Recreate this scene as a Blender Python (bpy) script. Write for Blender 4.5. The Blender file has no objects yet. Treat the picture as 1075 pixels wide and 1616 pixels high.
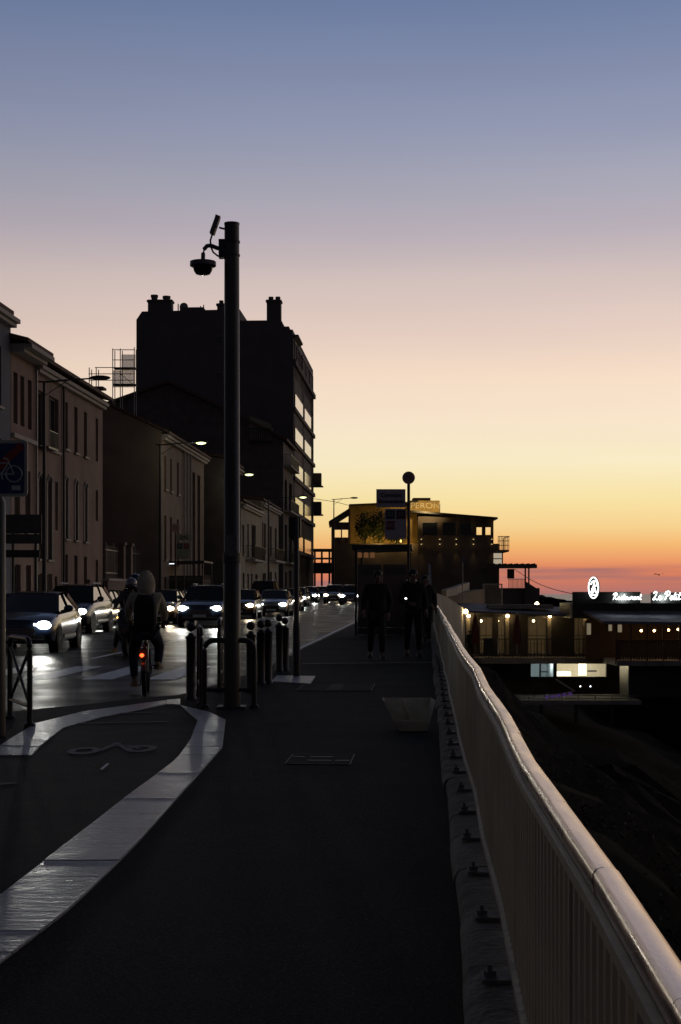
import bpy, math, random
from mathutils import Vector, Matrix
random.seed(7)
S = bpy.context.scene
C = S.collection

# ------------------------------------------------------------------ camera
F, E, CX, YH = 2400.0, 1.45, 537.5, 937.0      # focal in photo pixels, eye height, principal column, horizon row
cam = bpy.data.cameras.new('camera')
cam.sensor_fit = 'VERTICAL'; cam.sensor_height = 24.0
cam.lens = F / 1616.0 * 24.0
cam.shift_y = (YH - 808.0) / 1616.0
cam.clip_start = 0.1; cam.clip_end = 60000
co = bpy.data.objects.new('camera', cam); C.objects.link(co)
co.location = (0, 0, E); co.rotation_euler = (math.radians(90), 0, 0)
S.camera = co

# ------------------------------------------------------------------ sky (after sunset: glow on the sea side, dark blue behind)
W = bpy.data.worlds.new('World'); S.world = W; W.use_nodes = True
wn, wl = W.node_tree.nodes, W.node_tree.links
for n in list(wn): wn.remove(n)
def lin(c):
    return tuple(((v/255.0)/12.92 if v <= 10 else ((v/255.0+0.055)/1.055)**2.4) for v in c) + (1.0,)
def wnode(t, **k):
    n = wn.new(t)
    for a, b in k.items(): setattr(n, a, b)
    return n
tc = wnode('ShaderNodeTexCoord')
nrm = wnode('ShaderNodeVectorMath', operation='NORMALIZE'); wl.new(tc.outputs['Generated'], nrm.inputs[0])
sep = wnode('ShaderNodeSeparateXYZ'); wl.new(nrm.outputs[0], sep.inputs[0])
def ramp(stops):
    r = wnode('ShaderNodeValToRGB'); cr = r.color_ramp
    while len(cr.elements) < len(stops): cr.elements.new(0.5)
    for e, (p, c) in zip(cr.elements, stops): e.position = p; e.color = lin(c)
    wl.new(sep.outputs['Z'], r.inputs[0]); return r
warm = ramp([(0.0, (176,116,110)), (0.0092, (210,124,98)), (0.0167, (226,134,95)), (0.0217, (239,157,106)), (0.0317, (248,187,116)), (0.0437, (249,212,146)), (0.061, (250,228,166)), (0.0855, (250,236,198)),
             (0.110, (249,230,203)), (0.142, (247,222,200)), (0.170, (231,207,195)), (0.203, (212,194,190)), (0.231, (188,178,187)), (0.258, (170,169,184)), (0.291, (148,154,179)), (0.364, (110,128,165)),
             (0.5, (62,70,92)), (0.7, (38,42,55)), (1.0, (25,28,36))])
cool = ramp([(0.0, (44,41,44)), (0.05, (52,48,52)), (0.12, (56,53,62)), (0.25, (48,50,62)), (0.5, (37,40,50)), (1.0, (25,28,36))])
# toward / away from the place where the sun went down
dt = wnode('ShaderNodeVectorMath', operation='DOT_PRODUCT'); wl.new(nrm.outputs[0], dt.inputs[0])
SAZ = math.radians(30); dt.inputs[1].default_value = (math.sin(SAZ), math.cos(SAZ), 0)
mr = wnode('ShaderNodeMapRange', interpolation_type='SMOOTHSTEP'); wl.new(dt.outputs['Value'], mr.inputs[0])
mr.inputs[1].default_value = -0.25; mr.inputs[2].default_value = 1.0
mx = wnode('ShaderNodeMix', data_type='RGBA'); wl.new(mr.outputs[0], mx.inputs[0]); wl.new(cool.outputs[0], mx.inputs[6]); wl.new(warm.outputs[0], mx.inputs[7])
# thin streaks of cloud low over the sea
mp = wnode('ShaderNodeMapping'); wl.new(nrm.outputs[0], mp.inputs[0]); mp.inputs['Scale'].default_value = (4, 4, 95)
nz = wnode('ShaderNodeTexNoise'); wl.new(mp.outputs[0], nz.inputs[0]); nz.inputs['Scale'].default_value = 1.6; nz.inputs['Detail'].default_value = 5
m1 = wnode('ShaderNodeMapRange'); wl.new(nz.outputs[0], m1.inputs[0]); m1.inputs[1].default_value = 0.46; m1.inputs[2].default_value = 0.66
m2 = wnode('ShaderNodeMapRange', interpolation_type='SMOOTHSTEP'); wl.new(sep.outputs['Z'], m2.inputs[0])
m2.inputs[1].default_value = 0.0205; m2.inputs[2].default_value = 0.0165
mm = wnode('ShaderNodeMath', operation='MULTIPLY'); wl.new(m1.outputs[0], mm.inputs[0]); wl.new(m2.outputs[0], mm.inputs[1])
mm2 = wnode('ShaderNodeMath', operation='MULTIPLY'); wl.new(mm.outputs[0], mm2.inputs[0]); mm2.inputs[1].default_value = 0.85
mx2 = wnode('ShaderNodeMix', data_type='RGBA'); wl.new(mm2.outputs[0], mx2.inputs[0]); wl.new(mx.outputs[2], mx2.inputs[6]); mx2.inputs[7].default_value = lin((160,112,112))
mp3 = wnode('ShaderNodeMapping'); wl.new(nrm.outputs[0], mp3.inputs[0]); mp3.inputs['Scale'].default_value = (1.6, 1.6, 11)
nz3 = wnode('ShaderNodeTexNoise'); wl.new(mp3.outputs[0], nz3.inputs[0]); nz3.inputs['Scale'].default_value = 1.3; nz3.inputs['Detail'].default_value = 6
m3 = wnode('ShaderNodeMapRange'); wl.new(nz3.outputs[0], m3.inputs[0]); m3.inputs[1].default_value = .3; m3.inputs[2].default_value = .7; m3.inputs[3].default_value = .955; m3.inputs[4].default_value = 1.035
mx3 = wnode('ShaderNodeMix', data_type='RGBA', blend_type='MULTIPLY'); mx3.inputs[0].default_value = 1.0; wl.new(mx2.outputs[2], mx3.inputs[6]); wl.new(m3.outputs[0], mx3.inputs[7])
bg = wnode('ShaderNodeBackground'); wl.new(mx3.outputs[2], bg.inputs[0]); bg.inputs[1].default_value = 1.0
wo = wnode('ShaderNodeOutputWorld'); wl.new(bg.outputs[0], wo.inputs[0])

S.view_settings.view_transform = 'Standard'; S.view_settings.look = 'None'
S.view_settings.exposure = 0.0; S.view_settings.gamma = 1.0
try: S.view_settings.use_curve_mapping = False
except Exception: pass
S.cycles.use_denoising = True
S.cycles.sample_clamp_indirect = 4.0
S.cycles.max_bounces = 6

# ------------------------------------------------------------------ helpers
SL = 0.0556                       # the street runs a little to the right of the view axis
ANG = -math.atan(SL)
def ip(x, tab):
    if x <= tab[0][0]: return tab[0][1]
    for (a, b), (c, d) in zip(tab, tab[1:]):
        if x <= c: return b + (d-b)*(x-a)/(c-a)
    return tab[-1][1]
GT = [(-20,0),(5,0),(35,.15),(65,.25),(90,.36),(140,.75),(160,.9),(200,1.05),(400,1.2)]
def g(d): return ip(d, GT)
def X(px, d): return (px-CX)/F*d
def Z(py, d): return E-(py-YH)/F*d
def line(c, d): return c + SL*d
def P(px, py, dz=0.0):
    d = 10.0
    for _ in range(40): d = F*(E-g(d)-dz)/(py-YH)
    return (X(px, d), d)
KN = [(1.0+1.8*k-3.6, random.Random(k*7+3).uniform(-.013,.013)) for k in range(40)]
def railx(d): return .33+SL*d + ip(d, KN)

MATS = {}
def mat(name, col, rough=.7, metal=0.0, var=.15, scale=6.0, bump=0.0, bscale=40.0, coat=0.0, spec=.5, rvar=0.0, stretch=(1,1,1), speck=0.0):
    if name in MATS: return MATS[name]
    m = bpy.data.materials.new(name); m.use_nodes = True
    n, l = m.node_tree.nodes, m.node_tree.links
    b = n['Principled BSDF']
    b.inputs['Roughness'].default_value = rough; b.inputs['Metallic'].default_value = metal
    b.inputs['Specular IOR Level'].default_value = spec
    if coat: b.inputs['Coat Weight'].default_value = coat; b.inputs['Coat Roughness'].default_value = .04
    t = n.new('ShaderNodeTexCoord')
    mpn = n.new('ShaderNodeMapping'); mpn.inputs['Scale'].default_value = stretch; l.new(t.outputs['Object'], mpn.inputs[0])
    a = n.new('ShaderNodeTexNoise'); a.inputs['Scale'].default_value = scale; a.inputs['Detail'].default_value = 6; l.new(mpn.outputs[0], a.inputs[0])
    r = n.new('ShaderNodeValToRGB'); l.new(a.outputs[0], r.inputs[0])
    r.color_ramp.elements[0].position = .3; r.color_ramp.elements[1].position = .7
    r.color_ramp.elements[0].color = tuple(c*(1-var) for c in col)+(1,); r.color_ramp.elements[1].color = tuple(min(1, c*(1+var)) for c in col)+(1,)
    cout = r.outputs[0]
    if speck:                                            # pale grains and tar patches in asphalt
        v = n.new('ShaderNodeTexNoise'); v.inputs['Scale'].default_value = 75; v.inputs['Detail'].default_value = 3; l.new(mpn.outputs[0], v.inputs[0])
        vr = n.new('ShaderNodeMapRange'); l.new(v.outputs[0], vr.inputs[0]); vr.inputs[1].default_value = .50; vr.inputs[2].default_value = .74; vr.inputs[4].default_value = speck
        pt = n.new('ShaderNodeTexNoise'); pt.inputs['Scale'].default_value = .55; pt.inputs['Detail'].default_value = 8; pt.inputs['Roughness'].default_value = .65; l.new(mpn.outputs[0], pt.inputs[0])
        pr = n.new('ShaderNodeMapRange'); l.new(pt.outputs[0], pr.inputs[0]); pr.inputs[1].default_value = .35; pr.inputs[2].default_value = .65; pr.inputs[3].default_value = .55; pr.inputs[4].default_value = 1.45
        ml = n.new('ShaderNodeMix'); ml.data_type = 'RGBA'; ml.blend_type = 'MULTIPLY'; ml.inputs[0].default_value = 1.0; l.new(cout, ml.inputs[6]); l.new(pr.outputs[0], ml.inputs[7])
        ad = n.new('ShaderNodeMix'); ad.data_type = 'RGBA'; l.new(vr.outputs[0], ad.inputs[0]); l.new(ml.outputs[2], ad.inputs[6]); ad.inputs[7].default_value = (.22,.21,.20,1); cout = ad.outputs[2]
    l.new(cout, b.inputs['Base Color'])
    if rvar:
        q = n.new('ShaderNodeMapRange'); l.new(a.outputs[0], q.inputs[0]); q.inputs[1].default_value = .3; q.inputs[2].default_value = .7
        q.inputs[3].default_value = max(.02, rough-rvar); q.inputs[4].default_value = min(1, rough+rvar); l.new(q.outputs[0], b.inputs['Roughness'])
    if bump:
        k = n.new('ShaderNodeTexNoise'); k.inputs['Scale'].default_value = bscale; k.inputs['Detail'].default_value = 4; l.new(mpn.outputs[0], k.inputs[0])
        u = n.new('ShaderNodeBump'); u.inputs['Strength'].default_value = bump; u.inputs['Distance'].default_value = .02
        l.new(k.outputs[0], u.inputs['Height']); l.new(u.outputs[0], b.inputs['Normal'])
    MATS[name] = m; return m
def glow(name, col, st):
    if name in MATS: return MATS[name]
    m = bpy.data.materials.new(name); m.use_nodes = True
    b = m.node_tree.nodes['Principled BSDF']
    b.inputs['Base Color'].default_value = (.3,.3,.3,1)
    b.inputs['Emission Color'].default_value = tuple(col)+(1,); b.inputs['Emission Strength'].default_value = st
    MATS[name] = m; return m

class MB:
    def __init__(s): s.v = []; s.f = []
    def quad(s, *p):
        i = len(s.v); s.v += [tuple(q) for q in p]; s.f.append(tuple(range(i, i+len(p)))); return s
    def box(s, c, d, rz=0.0, top=1.0):
        i = len(s.v); cs, sn = math.cos(rz), math.sin(rz)
        for z in (-1, 1):
            k = top if z > 0 else 1.0
            for x, y in ((-1,-1),(1,-1),(1,1),(-1,1)):
                px, py = x*d[0]/2*k, y*d[1]/2*k
                s.v.append((c[0]+px*cs-py*sn, c[1]+px*sn+py*cs, c[2]+z*d[2]/2))
        s.f += [tuple(i+k for k in q) for q in ((3,2,1,0),(4,5,6,7),(0,1,5,4),(1,2,6,5),(2,3,7,6),(3,0,4,7))]; return s
    def rings(s, rs, closed=True, cap=True):
        n = len(rs[0]); i = len(s.v)
        for r in rs: s.v += [tuple(p) for p in r]
        for a in range(len(rs)-1):
            for b in range(n if closed else n-1):
                c = (b+1) % n
                s.f.append((i+a*n+b, i+a*n+c, i+(a+1)*n+c, i+(a+1)*n+b))
        if cap and closed:
            s.f.append(tuple(i+k for k in reversed(range(n)))); s.f.append(tuple(i+(len(rs)-1)*n+k for k in range(n)))
        return s
    def tube(s, path, r, n=8, cap=True):
        path = [Vector(p) for p in path]; rs = []
        rad = r if isinstance(r, (list, tuple)) else [r]*len(path)
        up = Vector((0,0,1))
        for k, p in enumerate(path):
            t = (path[min(k+1, len(path)-1)]-path[max(k-1, 0)]).normalized()
            a = t.cross(up if abs(t.z) < .95 else Vector((1,0,0))).normalized(); b = t.cross(a).normalized()
            rs.append([p + (a*math.cos(2*math.pi*j/n) + b*math.sin(2*math.pi*j/n))*rad[k] for j in range(n)])
        return s.rings(rs, True, cap)
    def bar(s, a, b, w, h=None):                     # square bar between two points
        a, b = Vector(a), Vector(b); h = h or w; t = (b-a).normalized()
        u = t.cross(Vector((0,0,1)) if abs(t.z) < .95 else Vector((1,0,0))).normalized(); v = t.cross(u).normalized()
        return s.rings([[p+u*w/2*x+v*h/2*y for x, y in ((-1,-1),(1,-1),(1,1),(-1,1))] for p in (a, b)])
    def prism(s, pts, z0, z1):
        return s.rings([[(x, y, z0) for x, y in pts], [(x, y, z1) for x, y in pts]])
    def lathe(s, c, prof, n=16):
        rs = [[(c[0]+r*math.cos(2*math.pi*j/n), c[1]+r*math.sin(2*math.pi*j/n), c[2]+z) for j in range(n)] for r, z in prof]
        return s.rings(rs)
    def ball(s, c, r, nu=12, nv=8):
        if not isinstance(r, (tuple, list)): r = (r, r, r)
        rs = []
        for k in range(nv+1):
            a = -math.pi/2 + math.pi*k/nv; ca = max(math.cos(a), .001)
            rs.append([(c[0]+r[0]*ca*math.cos(2*math.pi*j/nu), c[1]+r[1]*ca*math.sin(2*math.pi*j/nu), c[2]+r[2]*math.sin(a)) for j in range(nu)])
        return s.rings(rs)
    def mesh(s, name):
        m = bpy.data.meshes.new(name); m.from_pydata(s.v, [], s.f); m.update(); return m
    def build(s, name, m, parent=None, smooth=False, loc=None, rz=0.0, bevel=0.0):
        me = s.mesh(name)
        import bmesh as _b
        bm = _b.new(); bm.from_mesh(me); _b.ops.recalc_face_normals(bm, faces=bm.faces); bm.to_mesh(me); bm.free()
        if smooth:
            me.shade_smooth(); me.set_sharp_from_angle(angle=math.radians(38))
        me.materials.append(m)
        return put(name, me, parent, loc, rz, bevel)
def put(name, me, parent=None, loc=None, rz=0.0, bevel=0.0):
    o = bpy.data.objects.new(name, me); C.objects.link(o)
    if parent: o.parent = parent
    if loc: o.location = loc
    o.rotation_euler = (0, 0, rz)
    if bevel:
        b = o.modifiers.new('bevel', 'BEVEL'); b.width = bevel; b.segments = 2; b.limit_method = 'ANGLE'
    return o
def tag(o, label, cat, group=None):
    o['label'] = label; o['category'] = cat
    if group: o['group'] = group
    return o
def thing(name, label, cat, loc=(0,0,0), rz=0.0, group=None):
    o = bpy.data.objects.new(name, None); C.objects.link(o); o.location = loc; o.rotation_euler = (0,0,rz); o.empty_display_size = .2
    return tag(o, label, cat, group)
def struct(o, kind='structure'): o['kind'] = kind; return o
def text(s, size, m, parent, loc, rot=(math.pi/2,0,0), ext=.004, name='lettering', shear=0.0, off=0.0, sx=1.0, align='CENTER'):
    cu = bpy.data.curves.new(name, 'FONT'); cu.body = s; cu.size = size; cu.extrude = ext; cu.align_x = align; cu.align_y = 'CENTER'; cu.shear = shear; cu.offset = off
    t = bpy.data.objects.new(name, cu); C.objects.link(t)
    dg = bpy.context.evaluated_depsgraph_get(); me = bpy.data.meshes.new_from_object(t.evaluated_get(dg))
    bpy.data.objects.remove(t); bpy.data.curves.remove(cu)
    me.materials.clear(); me.materials.append(m)
    o = put(name, me, parent, loc); o.rotation_euler = rot; o.scale = (sx, 1, 1); return o
def lamp(kind, name, parent, loc, energy, col, rot=None, size=.05, **k):
    l = bpy.data.lights.new(name, kind); l.energy = energy; l.color = col
    if kind != 'AREA': l.shadow_soft_size = size
    for a, b in k.items(): setattr(l, a, b)
    o = bpy.data.objects.new(name, l); C.objects.link(o); o.parent = parent; o.location = loc
    if rot: o.rotation_euler = rot
    return o

# ------------------------------------------------------------------ materials
asph = mat('pavement_asphalt', (.012,.012,.0125), .85, var=.3, scale=1.2, bump=.6, bscale=110, spec=.12, speck=.26)
roadm = mat('road_asphalt', (.013,.014,.014), .40, var=.3, scale=.8, bump=.4, bscale=60, spec=.012, rvar=.12, speck=.06)
cycm = mat('cycle_asphalt', (.020,.015,.011), .8, var=.35, scale=2.2, bump=.6, bscale=110, spec=.15, speck=.14)
stone = mat('pale_stone', (.46,.45,.44), .38, var=.32, scale=6, bump=.9, bscale=26, spec=.5, rvar=.14, stretch=(.5,3,1))
paint = mat('road_paint', (.72,.72,.70), .5, var=.25, scale=7, bump=.2, bscale=90)
wornp = mat('worn_paint', (.075,.07,.065), .7, var=.7, scale=14)
conc = mat('kerb_concrete', (.20,.19,.16), .9, var=.45, scale=5, bump=1.0, bscale=24)
railm = mat('rail_paint', (.50,.45,.33), .5, var=.18, scale=9, bump=.15, bscale=60, stretch=(1,1,.3))
capm = mat('handrail_metal', (.86,.68,.56), .29, metal=.9, var=.24, scale=5, bump=.035, bscale=40, rvar=.07, stretch=(6,.8,6))
iron = mat('black_iron', (.018,.018,.02), .45, var=.2, scale=10)
poleM = mat('weathered_steel', (.055,.05,.042), .42, metal=.3, var=.35, scale=5, bump=.2, bscale=70, stretch=(1,1,.2))
darkM = mat('dark_metal', (.035,.035,.038), .5, var=.2, scale=6)
galv = mat('galvanised', (.25,.25,.25), .45, metal=.7, var=.2, scale=12)
glassm = mat('dark_glass', (.012,.013,.016), .06, var=.1, scale=2, spec=.7)
rubber = mat('rubber', (.012,.012,.012), .8, var=.2)
chrome = mat('chrome', (.7,.7,.72), .12, metal=1.0, var=.05)
white = mat('white_plastic', (.7,.7,.68), .5, var=.06)
blackp = mat('black_plastic', (.02,.02,.02), .5, var=.1)
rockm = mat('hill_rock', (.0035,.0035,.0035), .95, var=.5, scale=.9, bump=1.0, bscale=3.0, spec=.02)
leafm = mat('scrub_leaf', (.024,.027,.018), .8, var=.5, scale=3)
tilem = mat('roof_tile', (.13,.075,.055), .85, var=.35, scale=5, bump=.5, bscale=20)
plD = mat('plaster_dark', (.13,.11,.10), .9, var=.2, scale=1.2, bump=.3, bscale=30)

# ------------------------------------------------------------------ land, road, pavements
def strip(name, f0, f1, ds, dz, m, skirt=0.0):
    mb = MB(); n = len(ds)
    for a, b in zip(ds, ds[1:]):
        mb.quad((f0(a),a,g(a)+dz), (f1(a),a,g(a)+dz), (f1(b),b,g(b)+dz), (f0(b),b,g(b)+dz))
        if skirt:
            mb.quad((f0(a),a,g(a)+dz-skirt), (f0(a),a,g(a)+dz), (f0(b),b,g(b)+dz), (f0(b),b,g(b)+dz-skirt))
            mb.quad((f1(a),a,g(a)+dz-skirt), (f1(b),b,g(b)+dz-skirt), (f1(b),b,g(b)+dz), (f1(a),a,g(a)+dz))
    me = mb.mesh(name); me.materials.append(m)
    return put(name, me)
DS = [-15,-5,0,3,5,8,11,14,15,16,17,17.5,18,18.9,19.5,20.3,20.6,21.5,23.5,26,28,32,35.5,40,50,60,65,75,83,84,90,100,120,140,160,180,200]
struct(strip('ground', lambda d: -400, lambda d: railx(d)+.28, DS+[300,600], -.25, mat('earth', (.06,.055,.05), .95)))
road = struct(strip('road', lambda d: line(-20,d), lambda d: railx(d)+.1, DS, -.10, roadm))
LEFT = [(-15,-9),(13.8,-6.2),(15,-4.7),(17,-4.3),(18.2,-3.7),(18.9,-3.25),(20.3,-2.45),(20.6,-2.2),(23.5,-1.78),(28,-1.3),(35.5,-.9)]
def pleft(d): return ip(d, LEFT) if d < 35.5 else line(-2.87, d)
pave = struct(strip('pavement', pleft, lambda d: railx(d)-.16, DS, 0, asph, .13))
def fleft(d): return line(-14.4, d) if d < 83.5 else line(-12.3, d)
struct(strip('far_pavement', lambda d: line(-19.5, d), fleft, DS, .02, mat('far_paving', (.10,.095,.09), .8, var=.2, scale=2), .13))

# cycle path sheet
cyc = [(50,1193),(100,1150),(160,1133),(262,1113),(285,1114.5),(312,1138),(300,1170),(278,1200),(200,1258),(0,1415)]
pts = [P(*q) for q in cyc] + [(-2.2,5.2),(-5.2,5.2),(-5.6,11),(-4.2,12.9)]
mb = MB(); mb.quad(*[(x, y, g(y)+.005) for x, y in pts]); cycle = struct(mb.build('cycle_path', cycm))
def band(name, A, B, seg):
    root = bpy.data.objects.new(name, None); C.objects.link(root); struct(root)
    a = [Vector(P(*q)) for q in A]; b = [Vector(P(*q)) for q in B]
    for k in range(len(a)-1):
        L = ((a[k+1]-a[k]).length + (b[k+1]-b[k]).length)/2; n = max(1, round(L/seg))
        for j in range(n):
            t0, t1 = j/n + .004/max(L/n, .05)/n, (j+1)/n - .004/max(L/n, .05)/n
            q = [a[k].lerp(a[k+1], t0), b[k].lerp(b[k+1], t0), b[k].lerp(b[k+1], t1), a[k].lerp(a[k+1], t1)]
            zz = .012 + random.uniform(-.002, .003); m2 = MB(); cx = sum((p for p in q), Vector((0,0)))/4
            m2.rings([[(p.x-cx.x, p.y-cx.y, g(p.y)-.05) for p in q], [(p.x-cx.x, p.y-cx.y, g(p.y)+zz) for p in q]])
            m2.build('kerb_stone', stone, root, loc=(cx.x, cx.y, 0), bevel=.004)
    return root
LE = [(1138,312),(1170,300),(1200,278),(1258,200),(1415,0),(1540,-160),(1640,-290)]; RE = [(1138,356),(1180,351),(1199,335),(1345,205),(1437,110),(1522,0),(1640,-150)]
rows = [1138,1147,1157,1168,1180,1193,1206,1222,1241,1263,1287,1310,1335,1361,1387,1414,1443,1474,1507,1542,1585,1640]
band('stone_border', [(285,1114),(312,1138)]+[(ip(q,LE),q) for q in rows[1:]], [(331,1125),(356,1137)]+[(ip(q,RE),q) for q in rows[1:]], 9.0)
band('kerb', [(285,1104),(262,1106),(130,1124),(55,1143),(0,1178),(-20,1193)], [(285,1113.5),(262,1112.5),(160,1132.5),(100,1149),(62,1180),(50,1193)], 1.0)
band('tactile_slab', [(428,1076),(490,1080)], [(437,1067),(498,1068)], .5)
# painted marks
def flat(pts, dz, m, parent, name):
    mb = MB(); mb.quad(*[(x, y, g(y)+dz) for x, y in pts]); return mb.build(name, m, parent)
for k in range(8):
    x0 = -2.78 - 1.06*k; a, b = 25.6, 29.8
    flat([(x0-.52,a),(x0,a),(x0+SL*4.2,b),(x0-.52+SL*4.2,b)], -.095, paint, road, 'crossing_stripe')
for k in range(14):
    a = 33+k*9.0; flat([(line(-7.3,a),a),(line(-7.15,a),a),(line(-7.15,a+4),a+4),(line(-7.3,a+4),a+4)], -.095, paint, road, 'lane_dash')
for a in range(36, 150, 6):
    flat([(line(-3.25,a),a),(line(-3.12,a),a),(line(-3.12,a+6),a+6),(line(-3.25,a+6),a+6)], -.095, paint, road, 'edge_line')
def ring2(c, r, w, dz, m, parent, name):
    mb = MB(); n = 24
    for k in range(n):
        a, b = 2*math.pi*k/n, 2*math.pi*(k+1)/n
        mb.quad(*[(c[0]+q*math.cos(t), c[1]+q*math.sin(t)*2.1, g(c[1])+dz) for q, t in ((r,a),(r+w,a),(r+w,b),(r,b))])
    return mb.build(name, m, parent)
w1, w2 = P(133,1186), P(222,1182.5)
for w in (w1, w2): ring2(w, .075, .07, .009, wornp, cycle, 'bicycle_marking')
mb = MB()
for a, b in (((158,1186),(185,1174)),((185,1174),(200,1184)),((165,1180),(200,1177)),((200,1177),(222,1183)),((178,1174),(190,1173))):
    a, b = P(*a), P(*b); mb.bar((a[0],a[1],g(a[1])+.008), (b[0],b[1],g(b[1])+.008), .05, .002)
mb.build('bicycle_marking', wornp, cycle)
a, b = P(160,1216), P(171,1207); mb = MB(); mb.bar((a[0],a[1],.045), (b[0],b[1],.05), .022, .003); mb.build('paint_dash', paint, cycle)
for px, py, w in ((190,1143,150),(200,1128,90),(8,1240,40)):
    a, b = P(px-w/2, py), P(px+w/2, py-3); mb = MB(); mb.bar((a[0],a[1],g(a[1])+.008), (b[0],b[1],g(b[1])+.008), .09, .002); mb.build('worn_stripe', wornp, cycle)
a, b = P(477,1048.5), P(690,1046); mb = MB(); mb.bar((a[0],a[1],g(a[1])+.008), (b[0],b[1],g(b[1])+.008), .05, .012); mb.build('expansion_strip', galv, pave)
# covers let into the asphalt
def cover(label, cx, cy, w, l, bars):
    t = thing('access_cover', label, 'cover', (cx, cy, g(cy)+.002), ANG, 'rectangular covers in the pavement')
    mb = MB(); mb.box((0,0,0), (w,l,.004)); mb.build('plate', mat('cover_infill', (.014,.014,.015), .85, var=.3, bump=.4, spec=.12), t)
    for s in (-1, 1):
        mb = MB(); mb.box((s*w/2,0,.002), (.007,l,.004)); mb.build('frame_edge', mat('dull_steel', (.13,.13,.125), .6, metal=.3, var=.3, scale=14), t)
        mb = MB(); mb.box((0,s*l/2,.0018), (w-.014,.007,.004)); mb.build('frame_edge', darkM, t)
    for x, y, ww in bars:
        mb = MB(); mb.box((x,y,.003), (ww,.018,.004)); mb.build('handle_bar', galv, t)
cover('rectangular cover with two bright bars, nearest in the pavement', -.17, 12.95, .54, .78, [(.0,-.12,.2),(.0,.16,.2),(-.2,.16,.1),(.19,-.12,.12)])
cover('rectangular cover with ladder-like slots farther up the pavement', -.05, 22.2, 1.05, 1.7, [(-.02,k*.3,.2) for k in (-2,-1,0,1,2)])

# ------------------------------------------------------------------ hillside and sea
def hill(x, d):
    u = x - (railx(min(d, 170))+.25)
    base = -.25 - .95*max(0, u)*(1 if u < 4 else 1) if u < 5 else -5.0 - .42*(u-5)
    n = .5*math.sin(x*.9+d*.35)*math.sin(d*.6-x*.4) + .25*math.sin(x*2.3+1.7*d) + .18*math.sin(3.1*x-2.2*d+1)
    z = base + n*min(1, max(0, u)/2.0)
    if d > 120: z = base*.5 + n*min(1, u/3)
    if 78 < d < 135 and u > .8:
        pl = -6.4; k = min(1, (d-78)/10, (135-d)/8); z = z*(1-k) + min(z, pl)*k
    return max(z, -13.5)
mb = MB(); xs = [0,.4,.8,1.3,1.9,2.6,3.4,4.3,5.3,6.5,8,10,12.5,15.5,19,24,30,40,60]; ds = [-4+k*1.1 for k in range(60)]+[62+k*3.5 for k in range(46)]
for d in ds:
    for u in xs: mb.v.append((railx(min(d,170))+.25+u, d, hill(railx(min(d,170))+.25+u, d)))
n = len(xs)
for a in range(len(ds)-1):
    for b in range(n-1): mb.f.append((a*n+b, a*n+b+1, (a+1)*n+b+1, (a+1)*n+b))
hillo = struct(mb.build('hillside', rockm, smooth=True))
mb = MB()
for k in range(22000):
    d = random.choice((random.uniform(1.5, 25), random.uniform(10, 75))); u = random.uniform(.25, 13)
    x = railx(d)+.25+u; z = hill(x, d) + random.uniform(0, .28)
    s = random.uniform(.02, .07); a = random.uniform(0, 6.28); t = random.uniform(-.6, .6)
    p = Vector((x, d, z)); e = Vector((math.cos(a), math.sin(a), t))*s; f = Vector((-math.sin(a)*.4, math.cos(a)*.4, random.uniform(.2, .9)))*s
    mb.quad(p, p+e*.6+f*.5, p+e+f, p-e*.1+f*.6)
me = mb.mesh('scrub'); me.materials.append(leafm); so = struct(put('scrub', me), 'stuff'); so['label'] = 'dark scrub growing on the slope below the railing'; so['category'] = 'scrub'
seam = mat('sea_water', (.035,.04,.07), .32, var=.2, scale=.01, bump=1.0, bscale=.12, spec=.5)
mb = MB(); mb.quad((-30000,-3000,-14),(40000,-3000,-14),(40000,45000,-14),(-30000,45000,-14)); struct(mb.build('sea', seam))
mb = MB()
rk = [(30,(-14,-9)),(0,0)]
rs = []
for k in range(15):
    t = k/14; x = X(840,210)+t*5.2; h = 1.25*(1-t) + .12*math.sin(k*2.1)
    rs.append([(x, 205+2*math.sin(k), -14), (x+.4, 208+math.sin(k*1.7), Z(949,210)+h*.55), (x+.2, 212, Z(950,210)+h), (x, 220, -14)])
mb.rings(rs); struct(mb.build('headland', rockm))

# ------------------------------------------------------------------ railing and its kerb
kerb2 = bpy.data.objects.new('parapet_kerb', None); C.objects.link(kerb2); struct(kerb2)
d = 1.0
while d < 60:
    L = random.uniform(.8, 1.15); a, b = d+.004, min(60, d+L)-.004; mb = MB(); rs = []
    j = random.uniform(-.012, .012)
    for q in (a, a+(b-a)*.33, a+(b-a)*.66, b):
        x = railx(q)
        prof = [(-.19,-.05),(-.185,.03),(-.165,.062),(-.12,.078),(.0,.085),(.12,.08),(.2,.04),(.2,-.3)]
        rs.append([(x+u+j, q, g(q)+z+random.uniform(-.004,.004)) for u, z in prof])
    mb.rings(rs); mb.build('kerb_block', conc, kerb2, smooth=True); d += L
RH = .93
rail = thing('railing', 'pale metal railing with rounded handrail running along the seaward edge', 'railing', (railx(2), 2, g(2)))
RO = Vector((railx(2), 2, g(2)))
def rp(d, dx, z): return Vector((railx(d)+dx, d, g(d)+z)) - RO
def pick(mb, d):
    c = rp(d, 0, 0)
    mb.box((c.x, c.y, c.z+.5), (.016,.034,.80), ANG)
for k in range(58):                                     # the pickets near enough to tell apart
    d = 1.2+k*.105; mb = MB(); mb.box((0,0,0), (.016,.034,.80)); c = rp(d, 0, .5)
    if k == 0: pm = mb.build('picket', railm, rail, loc=c, rz=ANG)
    else:
        o = pm.copy(); C.objects.link(o); o.location = c
mb = MB(); d = 1.2+58*.105
while d < 60: pick(mb, d); d += .105
struct(mb.build('picket_run', railm, rail), 'stuff')
d = 1.0
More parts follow.
